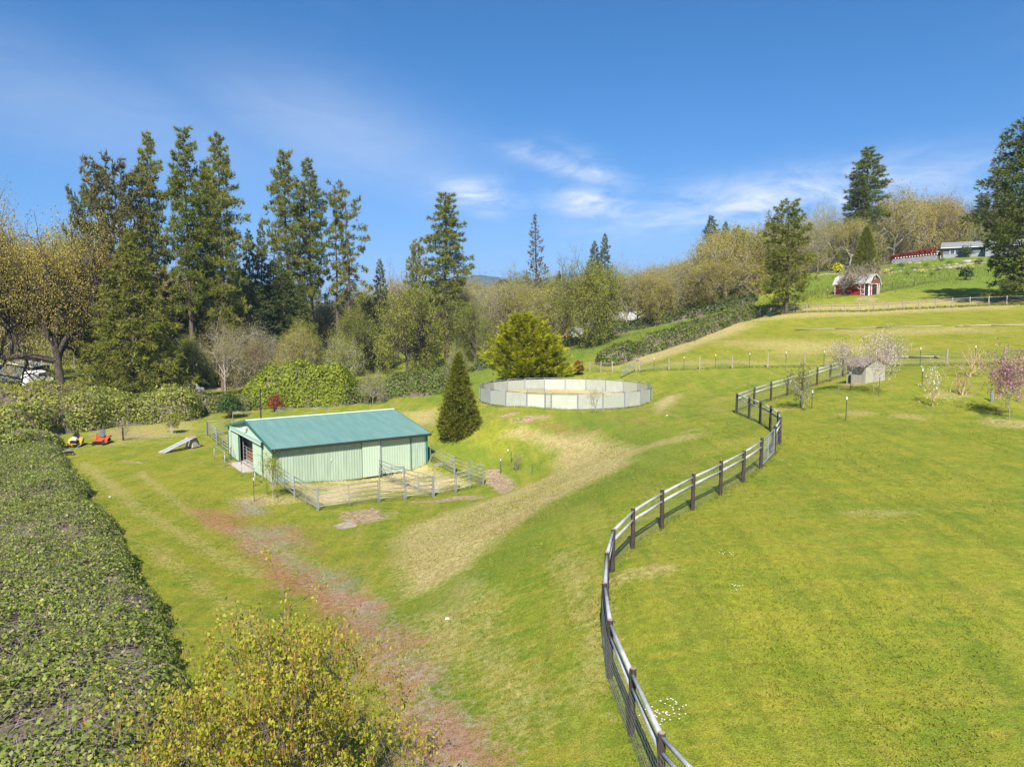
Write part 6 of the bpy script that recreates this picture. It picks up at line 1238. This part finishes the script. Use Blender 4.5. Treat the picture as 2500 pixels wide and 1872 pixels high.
def thicket(name, label, region, hmax, n, leaf, mt, seed, canes=300, edge=1.2, grid=.5, gaps=.5, cane_r=.008, cat='bramble', nscale=2.6, thatch='thatch', low=.45, amp=.85, core=.62, cane_m='cane', cane_len=2.0):
    """a mass of leaves and canes over a lumpy mound of dead growth"""
    f, (x0, x1, y0, y1) = region; rs = np.random.RandomState(seed); ox, oy = (x0+x1)/2, (y0+y1)/2; oz = h(ox, oy)
    def hm(x, y):
        d = f(x, y); e = np.clip(d/edge, 0, 1); return hmax*np.sqrt(e*(2-e))*(low+amp*(.65*fnoise(x, y, nscale, seed)+.35*fnoise(x, y, nscale*.4, seed+1))), d
    t = thing(name, label, cat, (ox, oy, oz))
    gx_ = np.arange(x0, x1+grid, grid); gy_ = np.arange(y0, y1+grid, grid); XX, YY = np.meshgrid(gx_, gy_); hh, dd = hm(XX.ravel(), YY.ravel()); zz = H(XX.ravel(), YY.ravel())
    ok = dd > edge*.12; V = np.c_[XX.ravel()-ox, YY.ravel()-oy, zz+np.where(ok, hh*core*(.8+.4*rs.rand(len(hh))), -.3)-oz]; ii = np.arange(V.shape[0]).reshape(XX.shape)
    Q = np.stack([ii[:-1, :-1], ii[:-1, 1:], ii[1:, 1:], ii[1:, :-1]], -1).reshape(-1, 4); Q = Q[ok[Q].any(1)]
    used = np.unique(Q); mp = -np.ones(len(V), int); mp[used] = np.arange(len(used)); obj('dead_growth', mesh_from('dead_growth', V[used], mp[Q], M[thatch], False), t)
    C, Nn = [], []; got = 0
    while got < n:
        x = rs.uniform(x0, x1, 80000); y = rs.uniform(y0, y1, 80000); dd = f(x, y); k = dd > 0; x, y, dd = x[k], y[k], dd[k]; steep = np.clip(1-dd/edge, 0, 1)
        den = fnoise(x, y, 1.3*nscale/2.6, seed+5)*.6+fnoise(x, y, .5*nscale/2.6, seed+6)*.4
        k = rs.rand(len(x)) < np.clip((den-gaps*.62)*5+.35*steep, .20, 1)*(.33+.67*steep); x, y, dd, steep = x[k], y[k], dd[k], steep[k]
        hh = hm(x, y)[0]; e_ = .25; nn = unit(np.c_[-(hm(x+e_, y)[0]-hh)/e_, -(hm(x, y+e_)[0]-hh)/e_, np.full(len(x), .9)])
        u = rs.rand(len(x)); zl = H(x, y)+hh*(1-(.30+.68*steep)*u**1.25)+rs.normal(size=len(x))*leaf*.6
        C.append(np.c_[x-ox, y-oy, zl-oz]+nn*leaf*.4); Nn.append(nn); got += len(x)
    C = np.concatenate(C)[:n]; Nn = np.concatenate(Nn)[:n]; n = len(C)
    V, F = leaf_quads(C, leaf*rs.choice([.6, .85, 1.0, 1.25], n), rs, .75, nrm=Nn); obj('leaves', mesh_from('leaves', V, F, M[mt]), t, kind='stuff')
    if canes:
        W = Wood(); x = rs.uniform(x0, x1, canes*12); y = rs.uniform(y0, y1, canes*12); k = f(x, y) > .15; x, y = x[k][:canes], y[k][:canes]; az = rs.rand(len(x))*6.28; L = cane_len*rs.uniform(.5, 1.2, len(x)); s = np.linspace(0, 1, 5)
        PX = x[:, None]+np.cos(az)[:, None]*L[:, None]*s; PY = y[:, None]+np.sin(az)[:, None]*L[:, None]*s; hh = hm(PX.ravel(), PY.ravel())[0].reshape(PX.shape)
        PZ = H(PX.ravel(), PY.ravel()).reshape(PX.shape)+np.maximum(hh*.86, 0)+.32*np.sin(s*math.pi)*rs.uniform(.1, 1, (len(x), 1))*min(1, hmax/1.5)
        for a, b_, c_ in zip(PX-ox, PY-oy, PZ-oz): W.add(np.c_[a, b_, c_], cane_r*rs.uniform(.7, 1.6), cane_r*.6, 3)
        obj('canes', W.mesh('canes', M[cane_m]), t, kind='stuff')
    return t
# big bramble bank in the foreground
edge_px = ov((146, 990), (185, 1040), (228, 1105), (270, 1170), (315, 1235), (352, 1300), (392, 1372), (430, 1430))
ed = [hit(*q)[:2] for q in edge_px]; ed = [(p_[0]-.5, p_[1]) for p_ in ed]
far_ = [hit(*q)[:2] for q in ov((110, 978), (40, 972), (-60, 975))]
poly = ed+[(-8.6, 18), (-7.2, 13), (-6.4, 8), (-16, 5), (-26, 10)]+[(p_[0], p_[1]) for p_ in far_[::-1]]
thicket('bramble_thicket', 'wide bank of leafy brambles with brown dead canes beside the worn lawn', poly_dist(poly), 1.45, 215000, .113, 'f_bramble', 91, canes=3600, edge=1.3, grid=.45, gaps=.34, cane_r=.006, cane_len=1.6, low=.5, amp=.8)
# overgrown bank behind the mowers
b1 = [hit(*q)[:2] for q in ((-120, 1100), (0, 1072), (110, 1060), (200, 1047), (290, 1042), (360, 1036))]; b1 = [(x, y+4.6) for x, y in b1]
thicket('shrub_bank', 'overgrown green bramble and shrub bank behind the mowers', path_dist(b1, 4.0), 3.4, 34000, .26, 'f_bramble', 92, canes=600, edge=2.2, grid=.8, gaps=.52, cane_r=.014, nscale=3.4, cane_len=2.6)
b1 = [hit(*q)[:2] for q in ((-200, 1020), (0, 1005), (130, 1000), (260, 990))]
thicket('shrub_bank', 'twiggy olive shrub bank at the foot of the large oaks', path_dist(b1, 4.0), 3.2, 16000, .28, 'f_oakg', 93, canes=900, edge=2.2, grid=.9, gaps=.60, cane_r=.015, nscale=3.4, cane_len=3.0)
b1 = [hit(*q)[:2] for q in ((-10, 1118), (40, 1112), (95, 1100))]
thicket('bramble_mound', 'dark bramble mound beside the walk-behind mower', path_dist(b1, 2.0), 2.3, 9000, .2, 'f_bramble', 94, canes=300, edge=1.6, grid=.6, gaps=.5, cane_r=.012)
b1 = [P_depth(q[0], 1030, q[1])[:2] for q in ((385, 88), (470, 90), (560, 93), (640, 96))]
thicket('bramble_hedge', 'low bramble hedge running below the gravel lane', path_dist(b1, 2.4), 2.1, 15000, .24, 'f_bramble2', 95, canes=350, edge=1.5, grid=.7, gaps=.5, cane_r=.014)
b1 = [P_depth(q[0], 990, q[1])[:2] for q in ((835, 100), (900, 102), (980, 104), (1050, 103), (1090, 100))]
thicket('bramble_hedge', 'brown-flecked bramble hedge between the bright hedge and the cone-shaped tree', path_dist(b1, 3.0), 2.9, 17000, .27, 'f_bramble2', 96, canes=500, edge=1.8, grid=.8, gaps=.55, cane_r=.016)
b1 = [P_depth(q[0], 990, q[1])[:2] for q in ((655, 97), (700, 98), (760, 99), (815, 100))]
thicket('bright_hedge', 'bright yellow-green leafy hedge behind the barn roof', path_dist(b1, 3.4), 5.3, 26000, .27, 'f_bright', 97, canes=200, edge=2.6, grid=.7, gaps=.40, cane_r=.02, nscale=3.0, cat='hedge')
up_ = [P_depth(*q)[:2] for q in ((1492, 880, 100), (1580, 860, 103), (1650, 838, 107), (1750, 798, 114), (1815, 772, 119))]
thicket('bramble_hedge', 'long bramble hedge climbing diagonally between two green fields', path_dist(up_, 2.6), 2.2, 22000, .26, 'f_bramble2', 98, canes=700, edge=1.5, grid=.8, gaps=.52, cane_r=.016)
wd = [P_depth(*q)[:2] for q in ((1190, 868, 138), (1300, 845, 138), (1419, 826, 137), (1500, 806, 138), (1600, 783, 139), (1700, 757, 137), (1800, 735, 136))]
thicket('broom_strip', 'dark strip of broom and tall grass under the oak row', path_dist(wd, 3.0), 1.5, 16000, .34, 'broom', 99, canes=0, edge=1.6, grid=1.2, gaps=.45, cat='undergrowth', thatch='thatch')
wd = [P_depth(*q)[:2] for q in ((440, 940, 128), (560, 935, 133), (700, 925, 135), (800, 915, 140))]
thicket('lane_brambles', 'brown and green undergrowth along the far side of the gravel lane', path_dist(wd, 3.4), 2.4, 15000, .32, 'f_bramble2', 100, canes=900, edge=2, grid=1.0, gaps=.62, cane_r=.02, cat='undergrowth', cane_len=3.0)
# ---------------------------------------------------------------- foreground oak with catkins
D0 = 11.6; p = P_depth(600, 1440, D0); gz0 = h(p[0], p[1]); Ht = (p[2]-gz0)*.83
tm, cm, ex, rad = broadleaf(121, Ht, .62, Ht*.36, M['f_fore'], M['barko'], (8, 6, 5, 4), .082, 15, tr=.085, up=.42, lsp=.17, asp=.62, wig=.2, catkin=(.12, .62, 4, M['catkin']))
t = thing('young_oak', 'young oak in front with yellow-green leaves and hanging tan catkins', 'tree', (p[0], p[1], gz0-.05)); s_ = 2.35/rad; t.scale = (s_, s_, 1); obj('trunk', tm, t); obj('crown', cm, t); obj('catkins', ex, t, kind='stuff')
p = P_depth(988, 1785, 10.6); gz0 = h(p[0], p[1]); Ht = p[2]-gz0
tm, cm, ex, rad = broadleaf(122, Ht, .3, Ht*.5, M['f_fore'], M['barkg'], (6, 4, 3), .055, 8, tr=.035, up=.8, lsp=.14, asp=.62, wig=.15, catkin=(.10, .5, 3, M['catkin']))
t = thing('oak_sapling', 'slender oak sapling with catkins beside the red gravel patch', 'tree', (p[0], p[1], gz0-.05)); s_ = .45/rad; t.scale = (s_, s_, 1); obj('trunk', tm, t); obj('crown', cm, t); obj('catkins', ex, t, kind='stuff')
# ---------------------------------------------------------------- grass tufts that stand up out of the turf
rs = np.random.RandomState(8); n = 72000; ang_ = rs.uniform(-.62, .62, n*2); r_ = 9+46*rs.rand(n*2)**1.5; x = r_*np.sin(ang_); y = r_*np.cos(ang_)
k = rs.rand(n*2) < .25+.75*fnoise(x, y, 1.1, 44)
bad = poly_dist(poly)[0](x, y) > -.2
inbarn = ((x-BA[0])*BU[0]+(y-BA[1])*BU[1] > -.3) & ((x-BA[0])*BV[0]+(y-BA[1])*BV[1] > -9.9) & ((x-BA[0])*BU[0]+(y-BA[1])*BU[1] < 13.5)
k &= ~bad & ~inbarn; x, y = x[k][:n], y[k][:n]; n = len(x); z = H(x, y)
Cg = np.c_[x, y, z]; dirs = unit(np.c_[rs.normal(size=(n, 2))*.5, np.full(n, 1.0)]); sz = (.028+.03*rs.rand(n))*(1+np.hypot(x, y)/60)
V, F = needle_tris(Cg, dirs, rs, 2, 1.0, .35, .6); V = V.reshape(n, 2, 3, 3); V = Cg[:, None, None, :]+(V-Cg[:, None, None, :])*sz[:, None, None, None]*1.15; V = V.reshape(-1, 3)
M['f_grass'] = L_('grass_blades', (.21, .265, .022), (.40, .41, .04), .5, c3=(.42, .36, .10), p3=.12, objvar=0)
obj('grass', mesh_from('grass', V, F, M['f_grass']), None, kind='stuff', label='short tufts of grass standing out of the mown turf', category='grass')

# longer grass left standing along fences, walls and under the hedges
def strip(P, dens, half, rs):
    P = np.asarray(P, float); X_, Y_ = [], []
    for a, b in zip(P[:-1], P[1:]):
        n = max(2, int(np.hypot(*(b-a))*dens)); t_ = rs.rand(n); X_.append(a[0]+(b[0]-a[0])*t_+rs.normal(size=n)*half); Y_.append(a[1]+(b[1]-a[1])*t_+rs.normal(size=n)*half)
    return np.concatenate(X_), np.concatenate(Y_)
rs = np.random.RandomState(88); G_ = []
for P, dens, half, sz in ((fence_pts, 22, .13, .16), (ffp, 24, .16, .22), (ups, 40, .30, .34), (hs[1:], 30, .5, .34), ([BP(0, -.15), BP(13.3, -.15)], 30, .12, .15), ([BP(-.1, -.1), BP(-.1, 5)], 30, .12, .2), ([BP(-.1, 10.4), BP(-.1, 14.5)], 30, .12, .2), ([BP(0, -10), BP(13, -10)], 16, .15, .14), ([BP(0, -10), BP(0, -.5)], 16, .15, .14), ([pen_pt(a, 9.3) for a in range(-60, 75, 15)], 22, .14, .22), (ed, 16, .5, .2)):
    x, y = strip(P, dens, half, rs); G_.append(np.c_[x, y, H(x, y), np.full(len(x), sz)])
for cx, cy, n, sx, sy, sz in ((58, 128, 1500, 9, 3.5, .45), (75, 140, 2200, 14, 8, .45), (95, 160, 1600, 14, 8, .5), (46, 124, 900, 4, 3, .5), (30, 128, 1600, 14, 3, .4), (10, 120, 1400, 9, 8, .35)):
    x = cx+rs.normal(size=n)*sx; y = cy+rs.normal(size=n)*sy; G_.append(np.c_[x, y, H(x, y), np.full(n, sz)])
G_ = np.concatenate(G_); Cg = G_[:, :3]; n = len(G_); V, F = needle_tris(Cg, np.tile([0, 0, 1.], (n, 1)), rs, 4, 1.0, .14, .42); V = (Cg[:, None, None, :]+(V.reshape(n, 4, 3, 3)-Cg[:, None, None, :])*G_[:, 3][:, None, None, None]*rs.uniform(.6, 1.3, (n, 1, 1, 1))).reshape(-1, 3)
M['f_tall'] = L_('long_grass_blades', (.12, .185, .020), (.27, .31, .045), .4, c3=(.42, .36, .14), p3=.12, objvar=0)
obj('tall_grass', mesh_from('tall_grass', V, F, M['f_tall']), None, kind='stuff', label='longer unmown grass along the fences and on the hillside', category='grass')
# clumps of garden plants among the boulders
rs = np.random.RandomState(89); cl_m = [shrub(300+i, .9, .7, M[('f_dark', 'f_bramble2', 'f_tall', 'f_yel')[i]], M['barkd'], 260, .16, .25, stems=6) for i in range(4)]
for i, (px, py) in enumerate([(2200, 652), (2232, 660), (2262, 650), (2290, 662), (2318, 646), (2178, 664), (2340, 660), (2250, 668), (2275, 673), (2215, 670), (2390, 645), (2300, 638), (2420, 650), (2160, 668)]):
    g = hit(px, py); k = (0, 1, 2, 0, 1, 2, 0, 3, 1, 2, 0, 1, 2, 3)[i]; t = thing('garden_plant', ('dark green', 'mid green', 'grassy pale green', 'yellow-flowering')[k]+' garden plant among the hillside boulders', 'plant', (g[0], g[1], g[2]-.05), i*1.7, 'garden plants on the hillside', float(rs.uniform(.7, 1.5))); obj('stems', cl_m[k][0], t); obj('foliage', cl_m[k][1], t)
# ---------------------------------------------------------------- far hills and the air before them
az_px = np.array([-400, 0, 300, 600, 700, 900, 1050, 1110, 1165, 1215, 1262, 1300, 1345, 1395, 1440, 1500, 1580, 1700, 1900, 2300, 2900]); ridge_y = np.array([748, 748, 750, 748, 748, 742, 712, 694, 678, 684, 692, 696, 686, 678, 686, 698, 696, 684, 690, 690, 690])
na, nr = 220, 26; pxs = np.linspace(-600, 3000, na); rr_ = np.linspace(2300, 6200, nr); rs = np.random.RandomState(4); V = []
for i, px in enumerate(pxs):
    d = ray(px, 780); d = d/np.hypot(d[0], d[1]); top = (780-np.interp(px, az_px, ridge_y))/FPX*4300+13
    for j, r in enumerate(rr_):
        s = (r-2300)/2000.; env = (math.sin(min(s, 1)*math.pi/2)**1.5) if s < 1 else max(0, 1-(s-1)*.8)
        V.append((d[0]*r, d[1]*r, -18+(top+18)*env+(fnoise(np.array([d[0]*r]), np.array([d[1]*r]), 420., 7)[0]-.5)*70*min(s, 1)*(s < .97)))
V = np.array(V); ii = np.arange(na*nr).reshape(na, nr); Q = np.stack([ii[:-1, :-1], ii[1:, :-1], ii[1:, 1:], ii[:-1, 1:]], -1).reshape(-1, 4)
M['hill'] = mat('forested_hill', (.022, .036, .018), (.045, .062, .030), rough=1, scale=.012, detail=8)
obj('hills', mesh_from('hills', V, Q, M['hill'], True), None, kind='structure', label='low forested hills beyond the valley', category='hills')
hz = bpy.data.materials.new('haze_air'); hz.use_nodes = True; nt = hz.node_tree; nt.nodes.clear(); o_ = nt.nodes.new('ShaderNodeOutputMaterial'); v_ = nt.nodes.new('ShaderNodeVolumePrincipled')
v_.inputs['Color'].default_value = (.33, .58, 1.0, 1); v_.inputs['Density'].default_value = 1.5e-4; v_.inputs['Anisotropy'].default_value = 0.0; nt.links.new(v_.outputs[0], o_.inputs['Volume'])
b = MB(); b.box((0, 2400, 130), (15000, 9000, 380)); b.build('haze', hz, None, kind='stuff', label='pale blue air over the valley', category='haze')
